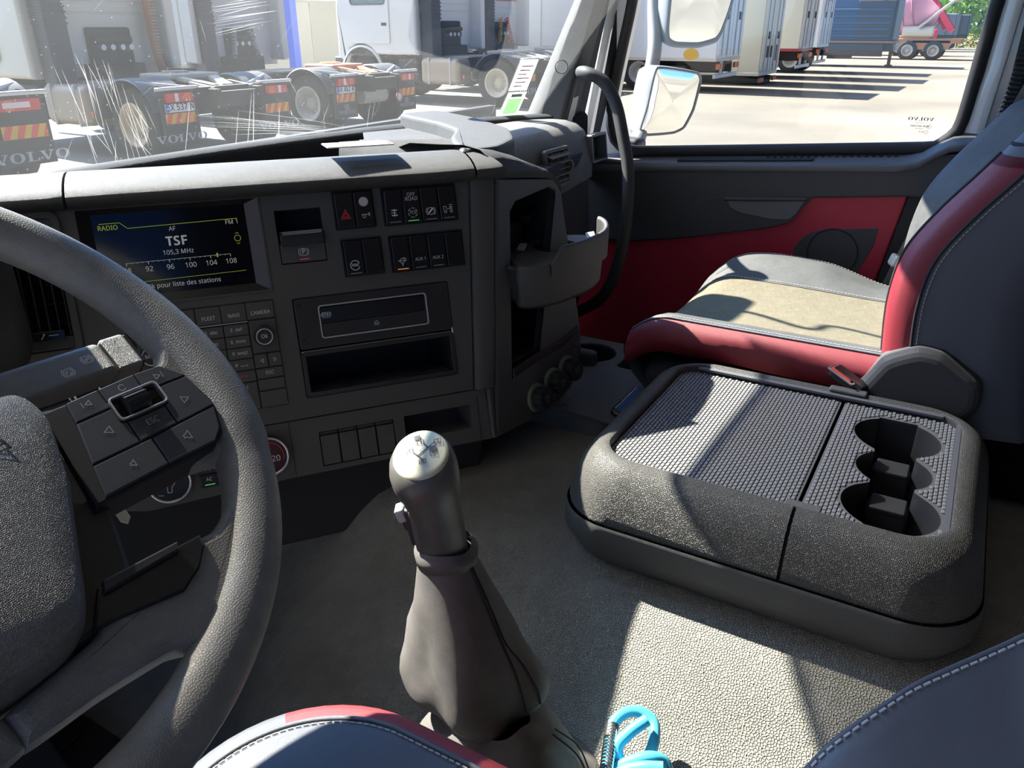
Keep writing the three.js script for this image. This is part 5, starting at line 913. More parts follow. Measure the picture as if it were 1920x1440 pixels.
  mk('headrest', [tr(rbox(0.34, 0.24, 0.11, 0.04, 0, 0, 0, 5), 1.268, 0.03, 0.13, 0.35)], M.seatGrey, s);
  mk('backrest_top', grid([ys[36], ys[36] + 0.004, ys[36] + 0.002].map((y, k) => Array.from({ length: 20 }, (_, j) => [X(lerp(1.03, 1.505, j / 19), ys[36]), y, zb(ys[36]) + 0.01 + k * 0.075]))), M.seatGrey, s);
  const rc = mk('recliner_cover', side(ext(soft([[-0.09, -0.43], [-0.07, -0.408], [-0.05, -0.373], [-0.015, -0.353], [0.012, -0.354], [0.036, -0.368], [0.06, -0.386], [0.062, -0.42], [0.02, -0.47], [-0.06, -0.47]], 60, 0.3), 0, 0.05, 0.014, 4), 1.048), M.trimDark, s); rc.material = std([0.05, 0.05, 0.052], 0.5, { bumpMap: fineA, bumpScale: 0.0002 });
}
{ // seat belt buckle
  const b = sub('seat_belt_buckle', passengerSeat); b.userData.label = 'black belt buckle with red button';
  mk('body', tr(rbox(0.022, 0.016, 0.05, 0.005), 1.003, -0.41, -0.084, 0.35, -0.35), M.gloss, b);
  mk('button', tr(rbox(0.016, 0.004, 0.03, 0.0015), 1.0, -0.402, -0.092, 0.35, -0.35), std([0.55, 0.06, 0.05], 0.4), b);
  mk('rim', tr(frame(-0.0095, -0.02, 0.0095, 0.018, 0.003, 0.002, 0, 0.002).rotateX(-Math.PI / 2), 1.0, -0.4025, -0.092, 0.35, -0.35), M.silver, b);
  mk('stalk', rod([1.005, -0.416, -0.062], [1.008, -0.475, -0.01], 0.007), M.rubber, b);
}
{ // belt hardware on the far side of the passenger seat
  const b = thing('seat_belt', 'grey seat belt webbing with pale tongue beside the passenger backrest', 'seat belt');
  const web = std([0.3, 0.29, 0.27], 0.9, { bumpMap: at(fabricBump, 0.1), bumpScale: 0.0004 });
  mk('webbing', grid([[[1.528, -0.47, -0.125], [1.548, -0.47, -0.1]], [[1.53, -0.43, -0.105], [1.552, -0.43, -0.085]], [[1.535, -0.39, -0.095], [1.555, -0.39, -0.072]], [[1.548, -0.3, -0.07], [1.565, -0.3, -0.05]], [[1.58, -0.15, 0.02], [1.595, -0.15, 0.05]], [[1.61, 0.05, 0.08], [1.615, 0.05, 0.12]]]), web, b);
  mk('tongue', tr(rbox(0.028, 0.022, 0.024, 0.005), 1.54, -0.385, -0.087, 0.3, 0.4), M.cream, b);
  mk('guide', [tr(new THREE.TorusGeometry(0.012, 0.0035, 8, 20), 1.62, -0.025, 0.06, 0, 1.2)], M.black, b);
}
{ // driver's seat in the near foreground
  const s = thing('driver_seat', 'driver seat of slate leather with red side panels, in the foreground', 'seat');
  const cx = 0.092, cz = -0.148, HX = 0.236, HZ = 0.232, lift = 0.016;
  const R3 = (i, y, r) => ringXZ(cx, cz, HX - i, HZ - i, r, y + lift, 12);
  const sag = (rg, k) => rg.map(([x, y, z]) => [x, y + k * (0.012 * sm(-0.3, 0.0, z)), z]);
  const top = [R3(0.026, -0.4595, 0.095), R3(0.034, -0.454, 0.09), R3(0.055, -0.4505, 0.078), R3(0.08, -0.4495, 0.065), R3(0.14, -0.452, 0.04), R3(0.228, -0.455, 0.002)];
  mk('cushion_top', grid(top, true), M.seatNavy, s);
  const sideRows = [[0.0255, -0.46, 0.095], [0.016, -0.462, 0.1], [0.008, -0.4675, 0.105], [0.0, -0.485, 0.11], [0.004, -0.505, 0.108], [0.012, -0.53, 0.1]].map((a) => R3(...a)), n = sideRows[0].length;
  // the red panel runs down the right side from the front corner; the front is slate
  const pick = (f) => sideRows.map((r) => r.filter((_, i) => f(i)));
  const q = n / 4; // ring order: front-right of plan starts at +x +z; -z corner on the right is the last quarter
  const rightIdx = (i) => i <= 0 || i >= 3 * q + 5;
  mk('red_side', grid(sideRows.map((r) => [...r.slice(3 * q + 5), r[0], r[1]])), M.redPipe, s).material = M.redSide = std([0.27, 0.03, 0.038], 0.55, { bumpMap: fineA, bumpScale: 0.0001 });
  mk('slate_side', grid(sideRows.map((r) => r.slice(0, 3 * q + 6))), M.seatNavy, s);
  const seam = R3(0.0255, -0.459, 0.095), sl = [...seam.slice(2 * q + 4), ...seam.slice(0, 3)].map((p) => p);
  mk('piping', tube(sl.map((p) => V(...p)), 0.0022, 160, 6), M.seatNavy, s);
  const st = R3(0.0315, -0.4545, 0.092); mk('stitching', stitchLine([...st.slice(2 * q + 4), ...st.slice(0, 3)], 0.0052, 0.0036, 0.0007), M.thread, s);
  mk('cushion_base', rbox(0.42, 0.12, 0.4, 0.03, cx, -0.58, -0.1), M.trimDark, s);
  // backrest with its right bolster
  const E = [[0.285, -0.375, -0.035], [0.298, -0.338, -0.016], [0.313, -0.314, -0.002], [0.328, -0.301, 0.012], [0.347, -0.291, 0.028], [0.367, -0.283, 0.048], [0.392, -0.271, 0.074], [0.41, -0.24, 0.1], [0.42, -0.16, 0.14], [0.415, -0.05, 0.19], [0.4, 0.1, 0.25]].map((p) => V(...p));
  const Ec = new THREE.CatmullRomCurve3(E).getPoints(60);
  mk('backrest_bolster', grid(Ec.map((p) => [p, p.clone().add(V(-0.006, -0.001, -0.001)), p.clone().add(V(-0.016, -0.006, 0.0)), p.clone().add(V(-0.035, -0.02, 0.006)), p.clone().add(V(-0.07, -0.045, 0.03)), p.clone().add(V(-0.13, -0.06, 0.075)), p.clone().add(V(-0.25, -0.06, 0.105)), p.clone().add(V(-0.4, -0.05, 0.1))])), M.seatNavy, s);
  mk('bolster_red_side', grid(Ec.map((p) => [p, p.clone().add(V(0.006, -0.003, 0.0025)), p.clone().add(V(0.01, -0.012, 0.008)), p.clone().add(V(0.012, -0.05, 0.03)), p.clone().add(V(0.0, -0.11, 0.07))])), M.redSide, s);
  mk('bolster_stitching', stitchLine(Ec.filter((_, i) => i % 4 === 0).map((p) => [p.x - 0.005, p.y + 0.0002, p.z - 0.0012]), 0.0052, 0.0036, 0.0007), M.thread, s);
  mk('bolster_piping', tube(Ec.filter((_, i) => i % 3 === 0), 0.0016, 120, 6), M.seatNavy, s);
  s.scale.setScalar(0.9);
}
{ // dark padded side of the bunk base behind the console
  const t = thing('rear_locker', 'dark grained locker side behind the console', 'locker');
  mk('locker_body', grid(Array.from({ length: 13 }, (_, i) => { const y = lerp(-0.6, -0.2, i / 12), z = 0.16 + 0.12 * sm(-0.5, -0.2, y); return [[0.6, y, z + 0.06], [0.66, y, z + 0.015], [0.75, y, z], [0.9, y, z - 0.0], [1.05, y, z + 0.02], [1.6, y, z + 0.1]]; })), M.consoleBase, t);
}
{ // blue coiled air hose
  const h = thing('air_hose', 'bright blue coiled air hose lying on the floor beside the boot', 'hose');
  const blue = std([0.07, 0.42, 0.62], 0.35), y = -0.55;
  const A = [[0.389, -0.515, -0.144], [0.419, -0.512, -0.154], [0.437, -0.508, -0.159], [0.45, -0.505, -0.154], [0.457, -0.505, -0.144], [0.456, -0.508, -0.133], [0.446, -0.512, -0.127], [0.431, -0.517, -0.126], [0.419, -0.52, -0.135], [0.416, -0.517, -0.144], [0.421, -0.51, -0.148], [0.432, -0.503, -0.143], [0.445, -0.497, -0.134]];
  const B = [[0.407, -0.52, -0.145], [0.414, -0.51, -0.133], [0.422, -0.507, -0.121], [0.427, -0.512, -0.112], [0.423, -0.517, -0.108], [0.408, -0.52, -0.115], [0.402, -0.52, -0.13], [0.401, -0.512, -0.137], [0.406, -0.503, -0.124], [0.412, -0.5, -0.108]];
  mk('coil', tube(A, 0.0047, 140, 12), blue, h);
  mk('coil', tube(B, 0.0047, 120, 12), blue, h);
  mk('spring_sleeve', Array.from({ length: 16 }, (_, i) => { const t = i / 15; return new THREE.TorusGeometry(0.0056, 0.001, 6, 16).rotateX(0.25).rotateY(1.2).translate(lerp(0.431, 0.39, t), lerp(-0.509, -0.515, t), lerp(-0.158, -0.145, t)); }), M.chrome, h);
  mk('end_fitting', rod([0.436, -0.508, -0.159], [0.425, -0.51, -0.156], 0.0054), M.black, h);
  h.scale.setScalar(1.165);
}
// ---------------------------------------------------------------- wiper and mirrors outside
{
  const w = thing('wiper', 'black windscreen wiper resting at the foot of the glass', 'wiper');
  const o = (t, y, d = 0.012) => { const p = wsPoint(t, y); return p.add(V(0.02, 0, -d)); };
  mk('blade', tube([o(0.62, -0.183), o(0.7, -0.178), o(0.78, -0.172), o(0.84, -0.172)], 0.005, 30, 6), M.rubber, w);
  mk('arm', tube([o(0.6, -0.2, 0.02), o(0.66, -0.172, 0.03), o(0.72, -0.168, 0.03), o(0.78, -0.168, 0.028)], 0.006, 30, 6), M.black, w);
  mk('claw', [0.66, 0.69].map((t) => tube([o(t - 0.012, -0.18), o(t, -0.168, 0.022), o(t + 0.012, -0.178)], 0.003, 12, 5)), M.black, w);
}
{ // smoked visor over the top of the windscreen, and the front mirror beside it
  const v = thing('sun_visor', 'smoked outside sun visor above the windscreen', 'visor');
  const rows = []; for (let i = 0; i <= 24; i++) { const x = lerp(-0.1, 1.13, i / 24), k = ((x - 0.55) / 0.6) ** 2; rows.push([[x, 0.368, -1.05 + 0.02 * k], [x, 0.48, -0.99 + 0.03 * k], [x, 0.6, -0.88 + 0.03 * k]]); }
  mk('smoked_sheet', grid(rows), new THREE.MeshPhysicalMaterial({ color: rgb(0.2, 0.19, 0.18), roughness: 0.05, transmission: 1, thickness: 0 }), v);
  mk('lower_edge', tube(rows.map((r) => V(...r[0])), 0.005, 60, 6), M.black, v);
  const b = thing('front_mirror', 'black front mirror on a thin cranked arm above the right of the windscreen', 'mirror');
  mk('arm', tube([[1.3, 0.3, -1.05], [1.295, 0.33, -1.05], [1.268, 0.405, -1.05], [1.272, 0.425, -1.05], [1.305, 0.44, -1.05], [1.312, 0.52, -1.04], [1.32, 0.64, -0.95]], 0.0055, 80, 8), M.black, b);
  mk('head', rbox(0.2, 0.15, 0.07, 0.03, 1.275, 0.235, -1.06, 4), M.black, b);
}
const MN = V(-0.5, -0.1, 0.86).normalize(), MU = V(0.8654, 0, 0.5033).normalize(), MV2 = MN.clone().cross(MU);
const mirrors = thing('door_mirrors', 'grey pair of mirrors on a tubular bracket outside the passenger window', 'mirror');
function doorMirror(name, o, out) {
  const m = sub(name, mirrors), D = basis(MU, MV2, MN, V(...o)), P = soft(out, 70, 0.25), g = (q) => { q = join(q); q.applyMatrix4(D); return q; };
  const c = P.reduce((s, p) => [s[0] + p[0] / P.length, s[1] + p[1] / P.length], [0, 0]), sc = (k, z) => P.map(([a, b]) => [c[0] + (a - c[0]) * k, c[1] + (b - c[1]) * k, z]);
  mk('housing', g([grid([sc(0.94, 0.002), sc(0.985, 0.005), sc(1.02, 0.001), sc(1.02, -0.012), sc(0.98, -0.04), sc(0.8, -0.075), sc(0.45, -0.095), sc(0.02, -0.1)], true)]), std([0.17, 0.175, 0.185], 0.5), m);
  mk('glass', g([grid(Array.from({ length: 7 }, (_, i) => sc(lerp(0.965, 0.01, i / 6), 0.001 + 0.006 * (1 - lerp(1, 0, i / 6) ** 2))), true)]), M.mirrorGlass, m);
  return m;
}
doorMirror('wide_angle_mirror', [1.883, -0.16, -0.658], [[-0.051, 0.077], [0.01, 0.072], [0.074, 0.062], [0.088, 0.045], [0.079, -0.022], [0.057, -0.064], [0.026, -0.075], [-0.03, -0.076], [-0.08, -0.071], [-0.067, -0.009], [-0.06, 0.05]]);
doorMirror('main_mirror', [2.037, 0.024, -0.669], [[-0.09, 0.4], [-0.085, 0.1], [-0.078, -0.03], [-0.07, -0.058], [-0.045, -0.067], [0.03, -0.069], [0.085, -0.058], [0.1, -0.04], [0.116, 0.013], [0.14, 0.15], [0.15, 0.38], [0.1, 0.42]]);
{
  const a = sub('bracket', mirrors);
  mk('tube', tube([[1.72, -0.26, -0.69], [1.77, -0.25, -0.695], [1.845, -0.225, -0.71], [1.93, -0.12, -0.73], [1.965, -0.05, -0.735], [2.01, 0.06, -0.76], [2.05, 0.3, -0.77]], 0.0175, 60, 14), std([0.17, 0.175, 0.185], 0.5), a);
  mk('foot', tr(rbox(0.05, 0.09, 0.07, 0.015), 1.725, -0.27, -0.69), M.black, a);
}
// ---------------------------------------------------------------- the yard
{
  const f1 = fbm(6, 801, 6), f2 = fbm(3, 877, 4);
  const tc = dataTex(1024, (u, v) => { const s = 0.8 + 0.26 * (f1(u, v) - 0.5) + 0.22 * (f2(u, v) - 0.5); return [s, s * 0.985, s * 0.94]; }, true);
  const g = structMesh('ground', [box(260, 0.3, 260, 60, GROUND - 0.15, -20)], std([0.215, 0.198, 0.17], 0.9, { map: at(tc, 14) }), 'pale concrete yard');
}
const E = {
  tyre: std([0.035, 0.034, 0.033], 0.85), rim: std([0.5, 0.42, 0.3], 0.6), rimGrey: std([0.42, 0.41, 0.39], 0.55), chassis: std([0.05, 0.048, 0.046], 0.8), plastic: std([0.075, 0.078, 0.084], 0.55),
  flap: std([0.05, 0.053, 0.056], 0.8), lamp: std([0.6, 0.02, 0.03], 0.3), lampWhite: std([0.75, 0.7, 0.68], 0.3), orange: std([0.75, 0.14, 0.02], 0.35), yellow: std([0.72, 0.42, 0.03], 0.5), stripeRed: std([0.75, 0.06, 0.04], 0.5),
  plate: std([0.72, 0.74, 0.78], 0.5), euro: std([0.03, 0.12, 0.5], 0.5), ink: std([0.03, 0.03, 0.03], 0.6), steel: std([0.55, 0.56, 0.57], 0.4, { metalness: 0.5 }), rust: std([0.42, 0.19, 0.09], 0.8), dusty: std([0.48, 0.45, 0.38], 0.8), tank: std([0.42, 0.36, 0.28], 0.55, { metalness: 0.2 }),
  window: std([0.1, 0.13, 0.12], 0.12), lettering: std([0.5, 0.52, 0.54], 0.7),
};
const wheelGeo = (() => { // axis along x, outer face at -x
  const tyre = join([new THREE.LatheGeometry([[0.3, -0.14], [0.42, -0.15], [0.485, -0.13], [0.51, -0.09], [0.515, 0.09], [0.485, 0.13], [0.3, 0.14]].map(([a, b]) => new THREE.Vector2(a, b)), 36).rotateZ(Math.PI / 2)]);
  const rim = join([new THREE.LatheGeometry([[0.0, 0.06], [0.1, 0.06], [0.12, 0.02], [0.19, 0.02], [0.2, 0.08], [0.25, 0.09], [0.27, 0.14], [0.31, 0.15], [0.31, 0.12]].map(([a, b]) => new THREE.Vector2(a, b)), 36).rotateZ(Math.PI / 2)]);
  const nuts = join(Array.from({ length: 10 }, (_, i) => tr(cyl(0.014, 0.014, 0.04, 6), 0, 0, 0, 0, 0, Math.PI / 2).translate(-0.03, 0.155, 0).rotateX(i / 10 * 2 * Math.PI)));
  return { tyre, rim, nuts };
})();
function wheel(parent, x, z, flip, rimMat, y = 0.51) {
  const put = (name, geo, mat, p) => { const m = new THREE.Mesh(geo, mat); m.name = name; m.castShadow = m.receiveShadow = true; p.add(m); return m; };
  const w = put('wheel', wheelGeo.tyre, E.tyre, parent); w.position.set(x, y, z); if (flip) w.rotation.y = Math.PI;
  put('rim', wheelGeo.rim, rimMat, w); put('wheel_nuts', wheelGeo.nuts, E.steel, w);
  return w;
}
const arc = (r, a0, a1, w, t, x, n = 18) => { // mudguard: strip round the x axis
  const rows = []; for (let i = 0; i <= n; i++) { const a = R(lerp(a0, a1, i / n)); rows.push([[x - w / 2, r * Math.sin(a), r * Math.cos(a)], [x - w / 2 + 0.02, (r + t) * Math.sin(a), (r + t) * Math.cos(a)], [x + w / 2 - 0.02, (r + t) * Math.sin(a), (r + t) * Math.cos(a)], [x + w / 2, r * Math.sin(a), r * Math.cos(a)]]); }
  return grid(rows);
};
// tractor unit: origin on the ground under the rear axle, heading -z
function tractor(label, x, z, o) {
  const t = thing('tractor_unit', label, 'truck', 'parked tractor units'), W = 1.24, s = o.scale ?? 1.1;
  t.position.set(x, GROUND, z); t.scale.setScalar(s);
  for (const k of [-1, 1]) {
    mk('chassis_rail', rbox(0.09, 0.28, 6.1, 0.01, 0.4 * k, 0.85, -2.1), E.chassis, t);
    wheel(t, 1.06 * k, 0, k > 0, o.rim ?? E.rim); wheel(t, 0.74 * k, 0, k > 0, E.chassis);
    wheel(t, 1.04 * k, (o.zr ?? -2.15) - 1.65, k > 0, o.rim ?? E.rim);
    const fd = mk('mudguard', arc(0.6, 18, 176, 0.66, 0.02, 0.93 * k).translate(0, 0.52, 0), E.plastic, t);
    for (let i = 0; i < 4; i++) mk('mudguard_rib', tr(rbox(0.05, 0.012, 0.2, 0.005), (0.72 + i * 0.14) * k, 0.52 + 0.625 * Math.sin(R(46)), 0.62 * Math.cos(R(46)), R(44)), E.plastic, fd);
    const fl = mk('mud_flap', [rbox(0.62, 0.62, 0.025, 0.008, 0.92 * k, 0.58, 0.68), rbox(0.62, 0.05, 0.12, 0.02, 0.92 * k, 0.98, 0.66)], E.flap, t);
    mk('light_shelf', rbox(0.68, 0.045, 0.1, 0.015, 0.92 * k, 1.02, 0.7), E.steel, fl);
    if (o.rose) { mk('lettering', [ring2(0.92 * k, 0.46, 0.05, 0.014, 0.695), disc2(0.92 * k, 0.46, 0.02, 0.695), txt('DAILY', 0.04, 0.92 * k, 0.37, 0.695, 'serif')].slice(0, 2), E.lettering, fl); mk('emblem_text', txt('VOLVO', 0.045, 0.92 * k, 0.37, 0.695, 'serif', 0.5, 1.5), E.lettering, fl); }
    else mk('lettering', txt('VOLVO', 0.075, 0.95 * k, 0.345, 0.695, 'serif', 0.5, 1.7), E.lettering, fl);
    const L = mk('tail_light', rbox(0.46, 0.13, 0.06, 0.015, 0.92 * k, 0.905, 0.71), E.lamp, t);
    mk('indicator', rbox(0.1, 0.11, 0.01, 0.004, 0.8 * k, 0.905, 0.741), E.orange, L);
    mk('reversing_lens', rbox(o.bigLens ? 0.3 : 0.06, o.bigLens ? 0.06 : 0.11, 0.01, 0.004, (o.bigLens ? 0.88 : 0.98) * k, 0.905, 0.742), E.lampWhite, L);
    const bd = mk('marker_board', rbox(0.5, 0.14, 0.012, 0.003, 0.93 * k, 0.625, 0.7), E.yellow, t);
    const x0 = 0.93 * k - 0.25; for (let i = 0; i < 4; i++) mk('red_band', ext([[x0 + i * 0.15 - 0.02 + 0.02, 0.557], [Math.min(x0 + i * 0.15 + 0.065, x0 + 0.5), 0.557], [Math.min(x0 + i * 0.15 + 0.125, x0 + 0.5), 0.693], [Math.min(x0 + i * 0.15 + 0.05, x0 + 0.5), 0.693]], 0.707, 0.709), E.stripeRed, bd);
  }
  if (o.plate) { const p = mk('number_plate', rbox(0.5, 0.115, 0.012, 0.004, -0.92, 0.765, 0.705), E.plate, t); mk('euro_band', rbox(0.05, 0.105, 0.004, 0.001, -1.14, 0.765, 0.712), E.euro, p); mk('characters', txt(o.plate, 0.068, -0.895, 0.765, 0.7125, 'bold', 0.5, 0.9), E.ink, p); }
  mk('rear_cross_member', [rbox(0.72, 0.22, 0.1, 0.02, 0, 0.84, 0.86), rbox(1.3, 0.07, 0.12, 0.02, 0, 0.98, 0.7)], E.chassis, t);
  if (o.tanks) mk('air_tank', [tr(cyl(0.14, 0.14, 0.7, 20), 0.05, 0.6, 0.5, 0, 0, Math.PI / 2)], E.dusty, t);
  if (o.sign) { const sg = mk('speed_sign', tr(cyl(0.1, 0.1, 0.01, 28), 0.62, 0.55, 0.74, Math.PI / 2), E.plate, t); mk('red_ring', new THREE.TorusGeometry(0.085, 0.014, 8, 28).translate(0.62, 0.55, 0.748), E.stripeRed, sg); }
  const fw = mk('fifth_wheel', [rbox(0.9, 0.08, 0.75, 0.03, 0, 1.12, -0.35), bar([-0.3, 1.1, 0.0], [-0.12, 1.0, 0.55], 0.16, 0.05), bar([0.3, 1.1, 0.0], [0.12, 1.0, 0.55], 0.16, 0.05), tr(cyl(0.2, 0.2, 0.09, 20), 0, 1.14, -0.45)], o.fifth ?? E.dusty, t);
  mk('ramp', [bar([-0.36, 1.04, 0.3], [-0.36, 0.98, 0.78], 0.06, 0.05), bar([0.36, 1.04, 0.3], [0.36, 0.98, 0.78], 0.06, 0.05), rod([-1.2, 1.08, 0.2], [-0.4, 0.98, 0.6], 0.03), rod([1.2, 1.08, 0.2], [0.4, 0.98, 0.6], 0.03)], E.steel, t);
  for (const k of [-1, 1]) {
    const tk = mk('fuel_tank', tr(rbox(0.56, 0.58, 1.1, 0.12, 0, 0, 0, 4), 0.93 * k, 0.72, -1.55), k < 0 ? o.tank ?? E.chassis : E.chassis, t);
    mk('tank_strap', [-1.85, -1.25].map((zz) => rbox(0.585, 0.6, 0.05, 0.12, 0.93 * k, 0.72, zz, 4)), E.steel, tk);
    mk('battery_box', rbox(0.5, 0.5, 0.55, 0.04, 0.95 * k, 0.72, -2.45), E.chassis, t);
    mk('side_marker', rbox(0.02, 0.08, 0.05, 0.008, -1.24 * -k, 0.62, -0.85), E.orange, t);
    mk('step', rbox(0.3, 0.5, 0.6, 0.05, 1.02 * k, 0.75, (o.zr ?? -2.15) - 2.3), E.plastic, t);
    mk('front_mudguard', arc(0.62, -8, 190, 0.5, 0.03, 1.0 * k).translate(0, 0.55, (o.zr ?? -2.15) - 1.65), E.plastic, t);
  }
  mk('catwalk', rbox(1.5, 0.03, 0.9, 0.01, 0, 1.02, -1.45), E.dusty, t);
  // cab
  const cb = o.cab, zr = o.zr ?? -2.15, zf = zr - 2.4, fx = zr - 1.65, prof = [[zr, 1.06], [zr, 3.3], [zr - 0.15, 3.45], [zf + 0.3, 3.4], [zf + 0.02, 2.1], [zf, 1.0], [zf + 0.35, 0.8], [fx - 0.45, 0.85], [fx - 0.35, 1.2], [fx - 0.05, 1.34], [fx + 0.3, 1.2], [fx + 0.45, 1.06]];
  const cab = mk('cab_shell', ext(poly(prof.map(([a, b]) => [a, b])), -W, W, 0.06, 3).rotateY(Math.PI / 2).scale(1, 1, 1).applyMatrix4(new THREE.Matrix4().makeScale(1, 1, -1)).translate(0, 0, 0), cb, t);
  const flipFix = cab.geometry; { const i = flipFix.attributes.position; for (let k = 0; k < i.count; k += 3) for (const at0 of ['position', 'normal', 'uv']) { const A = flipFix.attributes[at0], n = A.itemSize; for (let c = 0; c < n; c++) { const q = A.array[(k + 1) * n + c]; A.array[(k + 1) * n + c] = A.array[(k + 2) * n + c]; A.array[(k + 2) * n + c] = q; } } }
  for (const k of [-1, 1]) {
    const d = mk('cab_door', side(ext(hole(rrect(zf + 0.42, 1.3, zr - 0.75, 3.0, 0.08), rrect(zf + 0.52, 2.15, zr - 0.85, 2.85, 0.1)), 0, 0.02, 0.006), 0).applyMatrix4(new THREE.Matrix4().makeScale(k > 0 ? -1 : 1, 1, 1)).translate(k * (W + 0.004), 0, 0), cb, t);
    mk('door_window', box(0.01, 0.7, zr - 0.85 - zf - 0.52, k * (W + 0.006), 2.5, (zf + 0.52 + zr - 0.85) / 2), E.window, d);
    mk('door_handle', rbox(0.02, 0.07, 0.16, 0.008, k * (W + 0.02), 1.72, zr - 0.9), E.ink, d);
    mk('window_frame', side(frame(zf + 0.5, 2.13, zr - 0.83, 2.87, 0.11, 0.03, 0, 0.012), 0).translate(k * (W + (k > 0 ? 0.03 : 0.02)), 0, 0), E.plastic, d);
  }
  mk('wheel_arch', [-1, 1].map((k) => arc(0.6, 8, 172, 0.1, 0.05, 1.22 * k).translate(0, 0.62, fx)), cb, t);
  const bw = mk('back_wall', [rbox(1.9, 1.9, 0.03, 0.01, 0.1, 2.2, zr + 0.02), ...[0, 1, 2, 3].map((i) => rbox(1.5, 0.035, 0.03, 0.012, 0.15, 2.0 + i * 0.16, zr + 0.04))], cb, t);
  mk('corner_fairing', [rbox(0.2, 2.0, 0.45, 0.05, 1.13, 2.15, zr + 0.15), ...(o.leftFairing ? [rbox(0.12, 2.0, 0.4, 0.04, -1.17, 2.15, zr + 0.1)] : [])], cb, t);
  const st = mk('air_intake', [rbox(0.36, 2.1, 0.34, 0.04, -0.93, 2.0, zr + 0.22), ...Array.from({ length: 16 }, (_, i) => rbox(0.375, 0.03, 0.355, 0.008, -0.93, 1.85 + i * 0.08, zr + 0.22)), rbox(0.3, 0.9, 0.3, 0.03, -0.9, 1.1, zr + 0.2)], E.plastic, t);
  const cn = mk('connector_panel', [rbox(0.8, 0.75, 0.08, 0.06, 0.12, 1.42, zr + 0.06), rbox(0.7, 0.1, 0.14, 0.03, 0.12, 1.62, zr + 0.12)], E.chassis, t);
  mk('couplings', [-0.15, 0.02, 0.2, 0.36].map((q) => tr(cyl(0.045, 0.045, 0.1, 14), 0.05 + q, 1.5, zr + 0.16, Math.PI / 2)), E.steel, cn);
  mk('engine_rear', [rbox(1.0, 0.55, 0.5, 0.05, 0.1, 0.98, zr + 0.0), rbox(0.5, 0.3, 0.4, 0.05, 0.5, 0.8, zr + 0.45)], E.chassis, t);
  if (o.exhaust) mk('exhaust_stack', [tube([[0.86, 0.95, zr + 0.42], [0.86, 1.15, zr + 0.3], [0.85, 1.4, zr + 0.24], [0.82, 2.2, zr + 0.22], [0.82, 3.3, zr + 0.22]], 0.07, 40, 14)], E.rust, t);
  if (o.exhaust) mk('heat_shield', Array.from({ length: 34 }, (_, i) => tr(new THREE.TorusGeometry(0.085, 0.008, 5, 12, Math.PI), 0.845, 1.35 + i * 0.05, zr + 0.24, Math.PI / 2, 0.8)), E.dusty, t);
  for (const [i, m] of (o.hoses ?? []).entries()) { // coiled hoses sagging from the back wall
    const x0 = -0.1 + i * 0.32, pts = []; for (let k = 0; k <= 26 * 6; k++) { const u = k / (26 * 6), a = u * 26 * 2 * Math.PI, cx2 = x0 + 0.3 * Math.sin(u * Math.PI) * (i % 2 ? 1 : -0.2), cy = 1.9 - 0.62 * Math.sin(u * Math.PI); pts.push([cx2 + 0.05 * Math.cos(a), cy + 0.02 * Math.sin(a), zr + 0.18 + 0.05 * Math.sin(a)]); }
    mk('coiled_hose', tube(pts, 0.013, 320, 5), m, t);
  }
  if (o.band) mk('red_stripe', rbox(1.7, 0.05, 0.01, 0.002, 0.15, 2.35, zr + 0.07), std([0.5, 0.12, 0.12], 0.5), bw);
  return t;
}
const paint = { cream: std([0.66, 0.63, 0.53], 0.4), pink: std([0.62, 0.52, 0.48], 0.4), silver: std([0.55, 0.56, 0.56], 0.35), white: std([0.74, 0.74, 0.72], 0.35) };
tractor('leftmost tractor unit, only its mudguard and striped mud flap in view', 4.35, -10.25, { scale: 1.05, cab: paint.white, bigLens: true });
tractor('cream tractor unit with rusty exhaust stack and tan wheel rim', 8.45, -10.3, { scale: 0.97, cab: paint.cream, plate: 'EX 537 NJ', exhaust: true, tank: E.tank, leftFairing: false });
tractor('silver-cabbed tractor unit with grey coiled hoses behind the cab', 12.2, -10.6, { scale: 0.96, zr: -3.1, cab: paint.silver, plate: 'DX 482 RT', rose: true, fifth: std([0.7, 0.3, 0.14], 0.7), tanks: true, sign: true, rim: E.rimGrey, hoses: [E.steel, E.steel], leftFairing: true });
tractor('white tractor unit with cream wheel hub right of the speed sign', 18.2, -10.2, { scale: 1.05, cab: paint.white, rim: std([0.62, 0.58, 0.46], 0.5), tank: E.tank });
tractor('farthest white tractor unit with yellow and red coiled hoses', 21.9, -10.9, { scale: 1.05, cab: paint.white, hoses: [std([0.75, 0.42, 0.04], 0.5), std([0.7, 0.06, 0.1], 0.5)], band: true, leftFairing: true });

{
  const w = thing('boundary_wall', 'pale rendered wall behind the tractor units', 'wall');
  for (let i = 0; i < 8; i++) { const m = mk('wall_panel', box(2.96, 2.6, 0.2, 12 + i * 3, GROUND + 1.3 + (i % 3) * 0.015, -24), i % 2 ? std([0.6, 0.57, 0.46], 0.9) : std([0.66, 0.63, 0.51], 0.9), w); }
  mk('coping', box(24.4, 0.08, 0.3, 22.5, GROUND + 2.66, -24), std([0.6, 0.57, 0.47], 0.9), w);
  const p = thing('blue_post', 'bright blue steel post beside the pale wall', 'post');
  mk('column', box(0.26, 6, 0.26, 19.65, GROUND + 3, -19.2), std([0.05, 0.11, 0.6], 0.5), p);
  mk('base_plate', box(0.5, 0.05, 0.5, 19.65, GROUND + 0.025, -19.2), E.steel, p);
}
